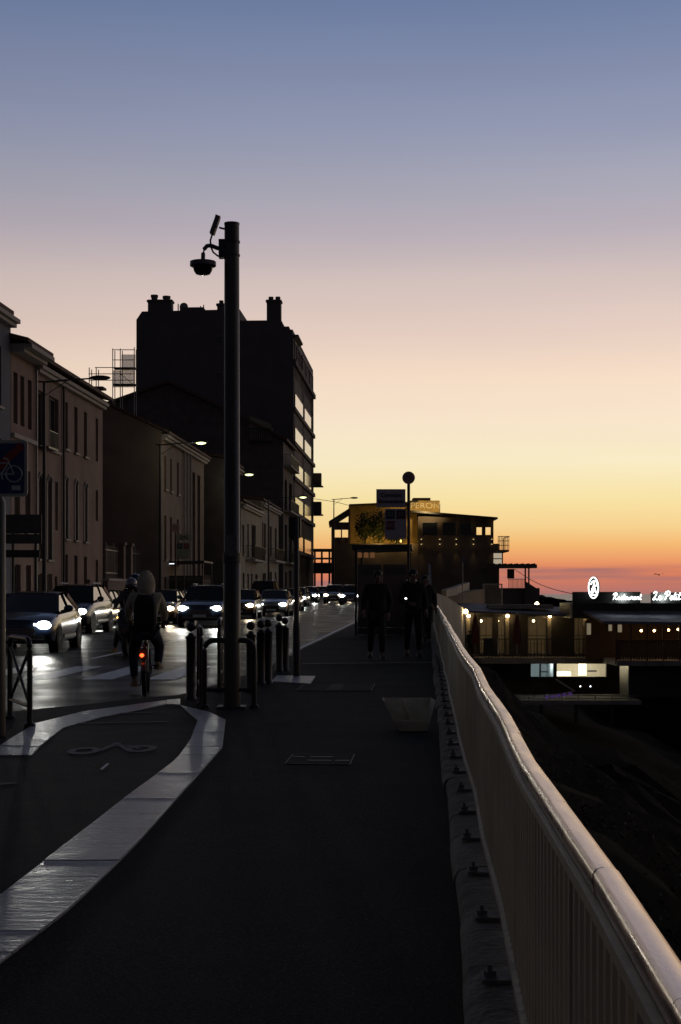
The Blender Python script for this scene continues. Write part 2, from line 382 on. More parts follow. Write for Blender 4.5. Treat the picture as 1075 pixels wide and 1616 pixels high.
while d < 60:
    L = .9; e = min(60, d+L); mb = MB(); rs = []
    kx = random.uniform(-.0015, .0015)
    for q in (d+.001, (d+e)/2, e-.001):
        rs.append([rp(q, kx+u, RH+z) for u, z in ((-.022,-.034),(-.027,-.012),(-.026,.005),(-.020,.013),(-.007,.017),(.010,.016),(.020,.010),(.026,.0),(.027,-.014),(.022,-.034))])
    mb.rings(rs); mb.build('handrail', capm, rail, smooth=True)
    mb = MB(); mb.rings([[rp(q, u, RH+z) for u, z in ((-.038,-.06),(-.012,-.06),(-.012,-.037),(-.038,-.037))] for q in (d, e)]); mb.build('top_rail', railm, rail)
    mb = MB(); mb.rings([[rp(q, u, z) for u, z in ((-.025,.115),(.02,.115),(.02,.14),(-.025,.14))] for q in (d, e)]); mb.build('bottom_rail', railm, rail)
    d = e
for k in range(40):
    d = 1.36+k*1.0
    mb = MB(); c = rp(d, 0, 0); mb.box((c.x+.025, c.y, c.z+.47), (.035,.05,.84), ANG); mb.build('post', railm, rail)
    if d < 30:
        c = rp(d, -.075, .095); mb = MB(); mb.box((0,0,0), (.1,.13,.014)); bp = mb.build('base_plate', MATS['dull_steel'], rail, loc=c, rz=ANG)
        mb = MB(); mb.lathe((-.02,0,.007), [(.022,0),(.022,.018),(.009,.018),(.009,.04)], 6); mb.build('bolt', MATS['dull_steel'], bp)

# ------------------------------------------------------------------ houses
def facade(mb, L, H, ops, z0=-.3, dep=.22):
    ys = sorted({0, L, *[v for o in ops for v in o[:2]]}); zs = sorted({z0, H, *[v for o in ops for v in o[2:4]]})
    for a, b in zip(ys, ys[1:]):
        for c, d in zip(zs, zs[1:]):
            my, mz = (a+b)/2, (c+d)/2
            if any(o[0] < my < o[1] and o[2] < mz < o[3] for o in ops): continue
            mb.quad((0,a,c),(0,b,c),(0,b,d),(0,a,d))
    for o in ops:
        a, b, c, d = o[:4]
        mb.quad((0,a,c),(-dep,a,c),(-dep,a,d),(0,a,d)); mb.quad((0,b,c),(0,b,d),(-dep,b,d),(-dep,b,c))
        mb.quad((0,a,d),(-dep,a,d),(-dep,b,d),(0,b,d)); mb.quad((0,a,c),(0,b,c),(-dep,b,c),(-dep,a,c))
        if len(o) > 4 and o[4] == 'arch':
            r = (b-a)/2; m = (a+b)/2; n = 6
            for s in (-1, 1):
                for k in range(n):
                    t0, t1 = math.pi/2*k/n, math.pi/2*(k+1)/n
                    p0 = (0, m+s*r*math.cos(t0), d-r+r*math.sin(t0)); p1 = (0, m+s*r*math.cos(t1), d-r+r*math.sin(t1))
                    mb.quad(p0, p1, (0, m+s*r, d))
frameM = mat('window_frame', (.22,.20,.18), .6, var=.1); shutM = mat('shutter_wood', (.075,.04,.035), .7, var=.15, scale=8)
def windows(root, ops, dep=.22, wallm=None):
    for o in ops:
        a, b, c, d = o[:4]; st = o[4] if len(o) > 4 else 'win'
        if st == 'none': continue
        mb = MB(); fw = .06
        for y0, y1, zz0, zz1 in ((a,a+fw,c,d),(b-fw,b,c,d),(a+fw,b-fw,d-fw,d),(a+fw,b-fw,c,c+fw),((a+b)/2-.03,(a+b)/2+.03,c+fw,d-fw)):
            mb.box((-dep+.03,(y0+y1)/2,(zz0+zz1)/2), (.05,y1-y0,zz1-zz0))
        w = mb.build('window' if st != 'door' else 'door', frameM, root)
        mb = MB(); mb.quad((-dep+.02,a,c),(-dep+.02,b,c),(-dep+.02,b,d),(-dep+.02,a,d)); mb.build('pane', glassm if st != 'shut' else shutM, w)
        if st in ('win','arch') :
            mb = MB(); mb.box((.05,(a+b)/2,c-.05), (.14,b-a+.2,.09)); mb.build('sill', frameM, w)
        if st == 'shutters':
            for s in (-1, 1):
                yc = a-.28 if s < 0 else b+.28
                mb = MB(); mb.box((.04,yc,(c+d)/2), (.05,.5,d-c)); mb.build('shutter', shutM, w)
        if st == 'arch':
            mb = MB(); n = 8; r = (b-a)/2; m = (a+b)/2; pr = []
            pts = [(a, c)] + [(m-r*math.cos(math.pi*k/n), d-r+r*math.sin(math.pi*k/n)) for k in range(n+1)] + [(b, c)]
            mb2 = MB()
            for (y0, zz0), (y1, zz1) in zip(pts, pts[1:]):
                mb.bar((.02,y0,zz0),(.02,y1,zz1), .12, .05)
            mb.build('surround', stoneP, w)
stoneP = mat('window_stone', (.42,.38,.35), .8, var=.12)
def house(name, label, c, d0, d1, H, depth, wm, ops=(), rise=2.0, over=.45, cornice=.35, z0=-.3, roof=True, ridge=.5):
    L = (d1-d0)/math.cos(ANG)
    root = thing(name, label, 'house', (line(c,d0), d0, 0), ANG)
    mb = MB(); facade(mb, L, H, ops, z0)
    mb.quad((0,0,z0),(0,0,H),(-depth,0,H),(-depth,0,z0)); mb.quad((0,L,z0),(-depth,L,z0),(-depth,L,H),(0,L,H)); mb.quad((-depth,0,z0),(-depth,0,H),(-depth,L,H),(-depth,L,z0))
    if roof:
        for y in (0, L): mb.quad((0,y,H),(-depth*ridge,y,H+rise),(-depth,y,H))
    mb.build('wall', wm, root)
    if roof:
        for s, (xa, za, xb, zb) in enumerate(((over, H-over*rise/(depth*ridge), -depth*ridge, H+rise), (-depth-over, H-over*rise/(depth*(1-ridge)), -depth*ridge, H+rise))):
            mb = MB(); mb.rings([[(xa,y,za+.05),(xb,y,zb+.05),(xb,y,zb+.2),(xa,y,za+.2)] for y in (-.25, L+.12)]); mb.build('roof', tilem, root)
    else:
        mb = MB(); mb.quad((0,0,H-.05),(0,L,H-.05),(-depth,L,H-.05),(-depth,0,H-.05)); mb.build('roof', plD, root)
    if cornice:
        mb = MB(); mb.box((cornice*.35,L/2,H-.42), (cornice*.7,L,.14)); mb.box((cornice*.55,L/2,H-.26), (cornice*1.1,L+.02,.16)); mb.build('cornice', stoneP, root)
    windows(root, ops)
    return root, L
pinkA = mat('pink_plaster', (.28,.19,.155), .9, var=.18, scale=.7, bump=.3, bscale=35)
pinkB = mat('salmon_plaster', (.26,.18,.148), .9, var=.2, scale=.6, bump=.3, bscale=35)
greyB = mat('bluegrey_plaster', (.15,.15,.18), .9, var=.15, scale=.8, bump=.3, bscale=35)
creamP = mat('cream_plaster', (.30,.26,.20), .9, var=.18, scale=.8, bump=.3, bscale=35)
beigeP = mat('beige_plaster', (.22,.165,.13), .9, var=.18, scale=.8, bump=.3, bscale=35)
def dd(c, px): return -c/(SL+(CX-px)/F)

# leftmost, blue-grey, cut by the frame
house('town_house', 'blue-grey town house cut off by the left frame edge', -16, 50, dd(-16,17), 12.2, 10, greyB,
      [(6.2,7.4,8.5,10.8,'win'),(6.2,7.4,5,7.3,'win'),(3,4.2,8.5,10.8,'win'),(3,4.2,5,7.3,'win')], rise=1.2, over=.1)
# cornice house
a, b = dd(-16,17)+.05, dd(-16,55)
r, L = house('town_house', 'pink town house under a deep stepped cornice at far left', -16, a, b, 11.3, 10, pinkA,
      [(.35,.95,8.1,10.1,'shut'),(1.35,1.95,8.1,10.1,'shut'),(2.5,3.1,8.1,10.1,'shut'),(.5,1.3,3.9,6.4,'win'),(2.1,2.9,3.9,6.4,'win'),(.4,1.4,-.1,2.6,'door'),(2.2,3.0,.9,2.6,'win')], rise=1.3, over=.75, cornice=.75)
mb = MB(); mb.box((.07,L/2,7.6), (.14,L,.16)); mb.build('string_course', stoneP, r)
mb = MB(); mb.tube([(.1,L-.08,0),(.1,L-.08,10.6)], .05, 8); mb.build('downpipe', galv, r)
# arcade house with tall dark openings
a, b = dd(-16,55)+.05, dd(-16,97)
r, L = house('town_house', 'narrow pink house with tall dark loggia openings beside the downpipe', -16, a, b, 11.05, 10, pinkB,
      [(.5,1.7,7.6,9.9,'win'),(2.3,4.0,7.6,9.9,'win'),(.4,1.3,2.9,6.5,'arch'),(1.9,2.8,2.9,6.5,'arch'),(3.4,3.9,4.2,6.3,'shut'),(.4,1.5,-.1,2.3,'door'),(2,2.9,-.1,2.3,'door'),(3.3,3.8,.6,2.2,'shut')], rise=1.1, over=.55, cornice=.3)
mb = MB(); mb.box((.25,1.1,7.5), (.5,1.6,.08)); mb.bar((.48,.4,8.2),(.48,1.9,8.2),.04)
for k in range(8): mb.bar((.48,.4+k*.21,7.5),(.48,.4+k*.21,8.2),.02)
mb.build('balcony', iron, r)
# salmon house with arched windows
a, b = dd(-16,97)+.05, dd(-16,162); L = (b-a)
ops = []
for px, kind in ((104.5,0),(120,0),(135,0),(153,1)):
    yc = (dd(-16,px)-a)/math.cos(ANG); w = .33 if not kind else .27
    ops += [(yc-w,yc+w,7.9,10.0,'shut' if kind else 'win')]
    if not kind: ops += [(yc-w,yc+w,3.9,6.7,'arch'),(yc-w,yc+w,1.2,3.2,'win')]
    else: ops += [(yc-w,yc+w,5.0,6.5,'shut'),(yc-w,yc+w,1.6,3.1,'shut')]
r, L = house('town_house', 'salmon house with three arched windows and red shutters', -16, a, b, 11.05, 9, pinkB, ops, rise=1.0, over=.55, cornice=.3)
mb = MB(); mb.tube([(.08,.1,0),(.08,.1,10.8)], .055, 8); mb.build('downpipe', darkM, r)
# garden wall and iron fence
fa, fb = dd(-16,162)+.1, 85.2
fen = thing('garden_fence', 'iron fence on a low wall between salmon house and dark gable house', 'fence', (line(-15.9,fa), fa, 0), ANG); L = fb-fa
mb = MB(); mb.box((0,L/2,.9), (.3,L,2.4)); mb.build('wall', beigeP, fen)
mb = MB(); mb.box((0,L/2,2.16), (.42,L,.12)); mb.build('coping', stoneP, fen)
for y in (3.6, 5.6):
    mb = MB(); mb.box((0.02,y,3.1), (.5,.5,1.76)); mb.box((.02,y,4.05), (.64,.64,.16)); mb.build('pillar', beigeP, fen)
for k in range(int(L/.32)):
    y = .15+k*.32
    if abs(y-3.6) < .3 or abs(y-5.6) < .3: continue
    mb = MB(); big = k % 6 == 0
    mb.box((0,y,3.05), (.06 if big else .028, .06 if big else .028, 1.66+(.3 if big else 0))); mb.build('fence_bar', frameM if big else galv, fen)
for z in (2.5, 3.65):
    mb = MB(); mb.box((0,L/2,z), (.02,L,.05)); mb.build('fence_rail', galv, fen)

# dark gable house with lit street front
ops = []
for k, px in enumerate((261,270,281)):
    yc = (dd(-14.8,px)-85.4)
    ops += [(yc-.35,yc+.35,7.4,9.3,'win'),(yc-.35,yc+.35,3.4,5.9,'win'),(yc-.35,yc+.35,.8,2.4,'win')]
for px in (306, 314):
    yc = dd(-14.8,px)-85.4; ops += [(yc-.6,yc+.6,.2,9.2,'win')]
r, L = house('gable_house', 'pinkish house with dark gable end behind the iron fence', -14.8, 85.4, dd(-14.8,322), 10.6, 11, beigeP, ops, rise=2.6, over=.5, cornice=.35)
for px in (289, 294, 299):
    yc = dd(-14.8,px)-85.4; mb = MB(); mb.tube([(.1,yc,0),(.1,yc,10.2)], .07, 6); mb.build('downpipe', stoneP, r)
mb = MB(); mb.box((-4.2,-.1,12.2), (1.6,.5,1.3)); mb.build('dormer', creamP, r)
mb = MB(); mb.box((-4.2,-.35,12.95), (2.1,1.0,.12)); mb.build('dormer_roof', tilem, r)
# low dark house in the gap
house('gap_house', 'dark flat-fronted house half hidden behind the camera pole', -13.6, 103, 111.5, 10.6, 9, plD,
      [(1.2,2.4,6,8,'win'),(4.5,5.7,6,8,'win'),(1.2,2.4,2.4,4.6,'win')], rise=.8, over=.3)
# two low cream houses
def balcony(root, y0, y1, z, out=.7, m=iron):
    mb = MB(); mb.box((out/2,(y0+y1)/2,z-.08), (out,y1-y0,.16)); b = mb.build('balcony', stoneP, root)
    mb = MB(); n = int((y1-y0)/.14)
    mb.bar((out-.04,y0,z+1),(out-.04,y1,z+1),.05)
    for k in range(n+1): mb.bar((out-.04,y0+(y1-y0)*k/n,z),(out-.04,y0+(y1-y0)*k/n,z+1),.025)
    for y in (y0, y1): mb.bar((0,y,z+1),(out-.04,y,z+1),.04)
    mb.build('guard_rail', m, b)
r, L = house('low_house', 'cream two-storey house with balcony right behind camera pole', -13.6, 112.2, 126, 8.3, 9, creamP,
      [(1,2.2,4.4,6.6,'win'),(4.2,5.2,4.4,6.8,'win'),(7.0,10.0,4.3,6.9,'win'),(1.2,2.4,.9,3,'win'),(4.2,5.3,.9,3,'win'),(6.6,7.7,.9,3,'win'),(9.6,11.4,.3,3,'door')], rise=.5, over=.25)
balcony(r, 3.4, 11, 4.1)
r, L = house('low_house', 'narrow cream house with tall windows next to the tall dark gable', -13.6, 126.1, 141.2, 9.2, 9, creamP,
      [(1.5,3,4.8,7.4,'shutters'),(7,8.8,4.8,7.4,'win'),(11.5,13.3,4.8,7.4,'win'),(1.2,4,.4,3.2,'door'),(7,9,.4,3.4,'door'),(11.5,13.2,1,3.4,'win')], rise=.5, over=.25)
balcony(r, 6, 14.4, 4.4)
# tall dark gable
d0 = 145.8; L4 = 11.1
r = thing('gable_building', 'tall dark gabled building in front of the apartment block', 'building', (line(-13.6,d0), d0, 0), ANG)
ops = [(1.5,4,4.6,8.2,'win'),(6.2,9.6,4.6,8.2,'win'),(1.5,4,9.6,12.6,'win'),(6.2,9.6,9.6,12.6,'win'),(1.8,4,1.2,3.6,'door'),(6.2,9,1.2,3.8,'door')]
mb = MB(); facade(mb, L4, 16.3, ops)
xs = lambda px: X(px,d0)-line(-13.6,d0)
mb.quad((0,0,-.3),(0,0,16.3),(xs(265),0,21.7),(xs(120),0,18.6),(xs(120),0,-.3)); mb.quad((0,L4,-.3),(xs(120),L4,-.3),(xs(120),L4,18.6),(xs(265),L4,21.7),(0,L4,16.3))
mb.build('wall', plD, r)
for pa, pb in (((.4,16.1),(xs(265),21.75)),((xs(265),21.75),(xs(120)-.3,18.6))):
    mb = MB(); mb.rings([[(pa[0],y,pa[1]),(pb[0],y,pb[1]),(pb[0],y,pb[1]+.25),(pa[0],y,pa[1]+.25)] for y in (-.4, L4+.2)]); mb.build('roof', tilem, r)
windows(r, ops)
balcony(r, 1, 10.4, 4.5); balcony(r, 1, 10.4, 9.5); balcony(r, 1, 10.4, 13.9)
# roof terrace let into the gable
mb = MB(); x0, x1 = xs(394), xs(430); z0 = Z(695,d0)
mb.box(((x0+x1)/2,-.25,z0-.1), (x1-x0,.5,.14))
for k in range(13): mb.bar((x0+(x1-x0)*k/12,-.45,z0-.05),(x0+(x1-x0)*k/12,-.45,z0+1.1),.05)
mb.bar((x0,-.45,z0+1.1),(x1,-.45,z0+1.1),.07); mb.build('terrace_rail', iron, r)
mb = MB(); mb.quad((x0,-.03,z0),(x1,-.03,z0),(x1-.1,-.03,z0+1.6),(x0,-.03,z0+2.4)); mb.build('terrace_wall', creamP, r)

# apartment block
d0 = 157.0; L = 28.6; bl = thing('apartment_block', 'tall dark apartment block with stacked balconies and rooftop chimneys', 'building', (line(-13.6,d0), d0, 0), ANG)
xs = lambda px: X(px,d0)-line(-13.6,d0); zb = lambda py: Z(py,d0)
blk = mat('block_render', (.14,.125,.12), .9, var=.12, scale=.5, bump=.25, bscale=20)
fl = [zb(y) for y in (585, 643, 697, 752, 808, 868)]                       # loggia floors at the near corner
ops = []
for k, z in enumerate(fl[1:]): ops += [(1.6,11.4,z+.1,z+3.35,'none'),(14.0,23.4,z+.1,z+3.35,'none')]
ops += [(2,6,.4,3.6,'none'),(8,12,.4,3.6,'none'),(14,18,.4,3.6,'none'),(20,25,.4,3.6,'none')]
mb = MB(); top = zb(563)-.35; facade(mb, L, top, ops, dep=1.5)
# gable end with its stepped top
prof = [(0,-.3),(0,top),(xs(467),top+.1),(xs(464),zb(538)),(xs(462),zb(520)),(xs(447),zb(520)),(xs(447),zb(514)),(xs(444),zb(505)),(xs(378),zb(505)),(xs(378),zb(487)),(xs(222),zb(489)),(xs(213),zb(502)),(xs(213),-.3)]
prof[2] = (xs(462.8),top+.1); prof[3] = (xs(462.5),zb(538))
mb.rings([[(x,0,z) for x, z in prof], [(x,L,z) for x, z in prof]])
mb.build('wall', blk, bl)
for k, z in enumerate(fl[1:]):
    for y0, y1 in ((1.6,11.4),(14.0,23.4)):
        w = MB(); w.quad((-1.45,y0,z+.1),(-1.45,y1,z+.1),(-1.45,y1,z+3.35),(-1.45,y0,z+3.35)); w = w.build('loggia_glazing', glassm, bl)
        for q in range(1, 3):
            m2 = MB(); m2.box((-1.4,y0+(y1-y0)*q/3,z+1.7), (.1,.12,3.2)); m2.build('mullion', frameM, w)
        gp = MB(); gp.box((.06,(y0+y1)/2,z+.88), (.04,y1-y0-.1,1.5)); gp.build('balustrade_panel', mat('satin_glass', (.5,.43,.37), .16, metal=.75, var=.05, scale=.3), bl)
        hr = MB(); hr.bar((.06,y0,z+1.74),(.06,y1,z+1.74), .09); hr.build('guard_rail', frameM, bl)
    sb = MB(); sb.box((.1,L/2,z-.12), (.24,L,.42)); sb.build('floor_slab', blk, bl)
sb = MB(); sb.box((.12,L/2,top-.15), (.3,L,.5)); sb.build('floor_slab', blk, bl)
# roof terrace
for y0, y1, n in ((.6,9,4),(10.5,26,3)):
    m2 = MB(); m2.bar((.1,y0,top+2.0),(.1,y1,top+2.0),.1)
    for k in range(n+1): m2.bar((.1,y0+(y1-y0)*k/n,top+.1),(.1,y0+(y1-y0)*k/n,top+2),.12)
    m2.build('terrace_rail', frameM, bl)
m2 = MB(); m2.box((-1.2,10,top+1.9), (2.0,1.2,3.8)); m2.build('penthouse_wall', blk, bl)
for px, py in ((452,516),(467,529)):
    m2 = MB(); x = xs(px); z = zb(py); m2.rings([[(x-.8,y,z-.55),(x+.25,y,z-.05),(x+.25,y,z+.1),(x-.8,y,z+.1)] for y in (.2, 6)]); m2.build('eave', blk, bl)
m2 = MB(); m2.rings([[(xs(444),y,zb(520)),(xs(462),y,zb(520)),(xs(462),y,zb(538)),(xs(444),y,zb(538))] for y in (.3,8)]); m2.build('penthouse_wall', blk, bl)
def chimney(px0, px1, pyt, pyb, pots, y=.5):
    m2 = MB(); x0, x1 = xs(px0), xs(px1); m2.box(((x0+x1)/2,y+.6,(zb(pyt)+zb(pyb))/2), (x1-x0,1.2,zb(pyt)-zb(pyb)+.3)); m2.box(((x0+x1)/2,y+.6,zb(pyt)), (x1-x0+.2,1.4,.2)); c = m2.build('chimney', blk, bl)
    for a, b, t in pots:
        m3 = MB(); xa, xb = xs(a), xs(b); m3.lathe(((xa+xb)/2,y+.6,zb(pyt)), [((xb-xa)*.42,0),((xb-xa)*.42,zb(t)-zb(pyt)-.25),((xb-xa)*.5,zb(t)-zb(pyt)-.25),((xb-xa)*.5,zb(t)-zb(pyt)),((xb-xa)*.3,zb(t)-zb(pyt))], 10); m3.build('chimney_pot', blk, c)
chimney(230, 268, 471, 489, [(233,245,460),(252,265,462)])
chimney(341, 352, 478, 487, [(343,350,470)])
chimney(420, 442, 473, 505, [(422,430,465),(433,441,465)])
m2 = MB(); m2.box(((xs(280)+xs(318))/2,2,zb(484)), (xs(318)-xs(280),2,.5)); m2.build('roof_hatch', blk, bl)
m2 = MB(); m2.ball((xs(286),1.2,zb(479)), (.45,.12,.45), 12, 8); m2.bar((xs(286),1.3,zb(487)),(xs(286),1.3,zb(479)),.08); m2.build('satellite_dish', galv, bl)
for px, t in ((277,474),(318,476),(313,478)):
    m2 = MB(); m2.tube([(xs(px),1.2,zb(490)),(xs(px),1.2,zb(t))], .06, 6); m2.build('vent_pipe', darkM, bl)
for py in (535, 592):
    m2 = MB(); m2.box((xs(345),-.03,zb(py)), (.9,.08,.8)); w = m2.build('window', frameM, bl); m2 = MB(); m2.box((xs(345),-.08,zb(py)), (.75,.03,.65)); m2.build('pane', glassm, w)
for py in (725, 778):                                     # boxes hung on the far corner
    m2 = MB(); z = zb(py); m2.box((.55,L-.8,z), (.9,1.2,1.5)); m2.box((.6,L-.8,z-.85), (1.2,1.4,.14)); m2.build('corner_balcony', blk, bl)

# scaffold behind the gable house
sheetM = bpy.data.materials.new('scaffold_net'); sheetM.use_nodes = True
_n, _l = sheetM.node_tree.nodes, sheetM.node_tree.links
_t = _n.new('ShaderNodeBsdfTranslucent'); _t.inputs[0].default_value = (.75,.72,.72,1); _p = _n.new('ShaderNodeBsdfTransparent'); _x = _n.new('ShaderNodeMixShader'); _x.inputs[0].default_value = .45
_l.new(_t.outputs[0], _x.inputs[1]); _l.new(_p.outputs[0], _x.inputs[2]); _l.new(_x.outputs[0], _n['Material Output'].inputs[0])
d0 = 125.0; sc = thing('scaffold', 'scaffold tower with pale sheeting beside the apartment block', 'scaffold', (X(195,d0), d0, 0))
def sx(px): return X(px,d0)-X(195,d0)
for px, t in ((141,580),(152,580),(178,550),(190,550),(212,548)):
    for y in (0, 1.2):
        m2 = MB(); m2.tube([(sx(px),y,4),(sx(px),y,Z(t,d0))], .04, 6); m2.build('scaffold_pole', galv, sc)
for py, a, b in ((552,178,213),(568,178,213),(580,150,213),(590,140,213),(600,140,213),(609,178,213)):
    m2 = MB(); m2.tube([(sx(a),0,Z(py,d0)),(sx(b),0,Z(py,d0))], .035, 6); m2.build('scaffold_ledger', galv, sc)
m2 = MB(); m2.box((sx(202),.3,Z(571,d0)), (sx(213)-sx(191),.02,1.3)); m2.build('sheeting', sheetM, sc)
m2 = MB(); m2.box((sx(195),.3,Z(597,d0)), (sx(213)-sx(178),.02,1.4)); m2.build('sheeting', sheetM, sc)
for py in (580, 606):
    m2 = MB(); m2.box((sx(196),.6,Z(py,d0)), (sx(213)-sx(178),1.2,.06)); m2.build('deck_board', darkM, sc)
m2 = MB(); m2.tube([(sx(190),-.02,Z(590,d0)),(sx(213),-.02,Z(609,d0))], .03, 6); m2.build('brace', galv, sc)

# ------------------------------------------------------------------ restaurant on the point
d0 = 172.0; sg = F/d0
pe = thing('restaurant', 'dark flat-roofed restaurant with lit rooftop name on the point', 'restaurant', (X(650,d0), d0, g(d0)))
px_ = lambda p: X(p,d0)-X(650,d0); pz = lambda p: Z(p,d0)-g(d0)
dark = mat('restaurant_wall', (.16,.13,.11), .85, var=.25, scale=.6, bump=.3, bscale=10)
ochre = mat('ochre_wall', (.48,.33,.12), .85, var=.3, scale=.8, bump=.3, bscale=8)
def blockp(a, b, t, bo, y0, y1, m, name, par=pe):
    m2 = MB(); m2.box(((px_(a)+px_(b))/2,(y0+y1)/2,(pz(t)+pz(bo))/2), (px_(b)-px_(a),y1-y0,pz(t)-pz(bo))); return m2.build(name, m, par)
blockp(523,788,858,960,0,12,dark,'wall')
blockp(552,660,796,858,2,10,ochre,'wall')
blockp(660,748,815,858,0,10,dark,'wall')
m2 = MB(); m2.rings([[(px_(519),y,pz(827)),(px_(552),y,pz(806)),(px_(552),y,pz(802)),(px_(519),y,pz(823))] for y in (-.6, 11)]); m2.build('roof', darkM, pe)
m2 = MB(); m2.rings([[(px_(551),y,pz(797)),(px_(661),y,pz(792)),(px_(661),y,pz(790.5)),(px_(551),y,pz(795))] for y in (.6, 11)]); m2.build('roof', darkM, pe)
m2 = MB(); m2.rings([[(px_(646),y,pz(809)),(px_(784),y,pz(820)),(px_(784),y,pz(817)),(px_(646),y,pz(806))] for y in (-1.2, 11)]); m2.build('roof', darkM, pe)
for a, b in ((523,528),(538,540),(550,553)): 
    blockp(a,b,826 if a < 540 else 806,858,0,.5,dark,'post'); blockp(a,b,826,858,9.5,10,dark,'post')
blockp(523,552,824,836,.1,.4,dark,'lintel'); blockp(523,552,848,858,.1,.4,dark,'sill'); 
for a, b in ((747,751),(761,764),(775,779)): blockp(a,b,819,858,0,.5,dark,'post'); blockp(a,b,819,858,9.5,10,dark,'post')
blockp(748,778,817,832,.1,.4,dark,'lintel'); blockp(748,778,844,858,.1,.4,dark,'sill')
# rooftop name
blockp(654,682,783,800,3,6,ochre,'roof_box'); blockp(682,697.5,792,808,3,6,ochre,'roof_box')
blockp(647,695,789,807.5,1.0,1.6,ochre,'sign_wall')
text('PERON', .95, mat('sign_letters', (.85,.75,.5), .5, var=.05), pe, (px_(672),.93,pz(797.5)), ext=.05, sx=1.12)
# windows of the dark front
warmW = glow('warm_room', (1.0,.62,.25), .5)
for a, b, t, bo in ((666,690,824,846),(698,720,824,846),(726,744,826,846)):
    w = blockp(a,b,t,bo,-.12,.02,frameM,'window'); blockp(a+.6,b-.6,t+.8,bo-.8,-.16,-.1,glassm,'pane',w)
for px in (665, 694, 720, 747, 776):
    w = blockp(px-.9,px+.9,853,856.5,-.35,-.02,darkM,'wall_light')
    for s in (1, -1):
        lamp('SPOT','uplight' if s > 0 else 'downlight', w, (px_(px),-.3,pz(855)+s*.3), 26, (1,.66,.25), rot=(math.pi if s > 0 else 0,0,0), size=.05, spot_size=.7, spot_blend=.9)
        m2 = MB(); m2.box((px_(px),-.2,pz(855)+s*.28), (.12,.12,.04)); m2.build('lens', glow('amber_lens', (1,.7,.3), 1.5), w)
for px in (590, 606, 640): lamp('POINT','courtyard_lamp', pe, (px_(px),-.5 if px < 640 else -5.6,pz(855)), 55, (1,.62,.16), size=.15)
lamp('POINT','courtyard_lamp', pe, (px_(596),-5.8,pz(856)), 60, (1,.66,.2), size=.15)
lamp('SPOT','sign_lamp', pe, (px_(672),-3.0,pz(806)), 480, (1,.7,.3), rot=(math.radians(105),0,0), size=.1, spot_size=1.9, spot_blend=.6)
for px in (624, 632): blockp(px-1.2,px+1.2,850,856,-.5,-.2,glow('lantern', (1,.6,.15), 5),'lantern')
# balcony, side window and pergola to the right
blockp(783,802,868,871,-1,6,dark,'balcony')
m2 = MB()
for k in range(8): m2.bar((px_(785+k*2.4),-.9,pz(868)),(px_(785+k*2.4),-.9,pz(847)),.06)
for py in (847, 854, 861): m2.bar((px_(785),-.9,pz(py)),(px_(802.5),-.9,pz(py)),.07)
m2.bar((px_(802.5),-.9,pz(847)),(px_(802.5),5,pz(847)),.07); m2.bar((px_(802.5),5,pz(868)),(px_(802.5),5,pz(847)),.07); m2.build('balcony_rail', darkM, pe)
w = blockp(778,794,871,891,0,.3,darkM,'window'); blockp(779,792,873,881,-.06,0,glow('pale_window', (.9,.75,.55), .45),'pane',w); blockp(779,792,882.5,890,-.06,0,glow('pale_window', (.9,.75,.55), .45),'pane',w)
blockp(760,845,891,897,-1.5,-.9,dark,'pergola_beam'); blockp(760,845,891,896,4,4.6,dark,'pergola_beam')
for k in range(9): blockp(768+k*9,770+k*9,889.5,891,-1.8,5,dark,'pergola_rafter')
for a in (826, 831.5): blockp(a,a+2,897,925,-1.4,-1.1,dark,'pergola_post')
blockp(800,811,898,913,-.5,-.3,darkM,'notice_panel')
m2 = MB()
for k in range(14): m2.bar((px_(801+k*2),-1.2,pz(930)),(px_(801+k*2),-1.2,pz(914)),.05)
m2.bar((px_(800),-1.2,pz(914)),(px_(829),-1.2,pz(914)),.06); m2.build('fence_panel', darkM, pe)
m2 = MB(); m2.rings([[(px_(826),y,pz(960)),(px_(846),y,pz(960)),(px_(845),y,pz(929)),(px_(826),y,pz(917))] for y in (-1.6,-1.2)]); m2.build('terrace_wall', dark, pe)
blockp(765,850,928,990,-1,12,dark,'terrace')
# dark pergola between block and restaurant
pg = thing('pergola', 'small dark pergola in the gap beside the apartment block', 'pergola', (X(508,195), 195, g(195)))
q = lambda p: X(p,195)-X(508,195); qz = lambda p: Z(p,195)-g(195)
for a, b, t, bo in ((494,524,866,871),(494,524,888,905),(494,524,880,883)):
    m2 = MB(); m2.box((q((a+b)/2),0,qz((t+bo)/2)), (q(b)-q(a),.4,qz(t)-qz(bo))); m2.build('beam', darkM, pg)
for a in (497, 508, 520): m2 = MB(); m2.box((q(a),0,qz(903)), (.25,.25,qz(866)-qz(940))); m2.build('post', darkM, pg)
# shrubs in the restaurant court
def shrub(name, label, loc, r, n, m=leafm, trunk=True, s=(.06,.16), cat='shrub'):
    t = thing(name, label, cat, loc)
    if trunk:
        m2 = MB(); m2.tube([(0,0,0),(.05,.02,r[2]*.8),(.0,.05,r[2]*1.3)], [.09,.06,.03], 7); m2.build('trunk', mat('bark', (.08,.06,.045), .9, var=.3, scale=12), t)
    m2 = MB()
    for k in range(n):
        a, b = random.uniform(0, 6.28), math.acos(random.uniform(-1, 1)); q = random.uniform(.45, 1.0)*(1+.25*math.sin(3*a)*math.sin(2*b))
        p = Vector((r[0]*q*math.sin(b)*math.cos(a), r[1]*q*math.sin(b)*math.sin(a), r[2]*1.1+r[2]*q*math.cos(b)))
        e = Vector((random.uniform(-1,1), random.uniform(-1,1), random.uniform(-1,1))).normalized()*random.uniform(*s); f = e.orthogonal().normalized()*e.length*.5
        m2.quad(p, p+e*.5+f*.6, p+e, p+e*.5-f*.6)
    me = m2.mesh('foliage'); me.materials.append(m); put('foliage', me, t)
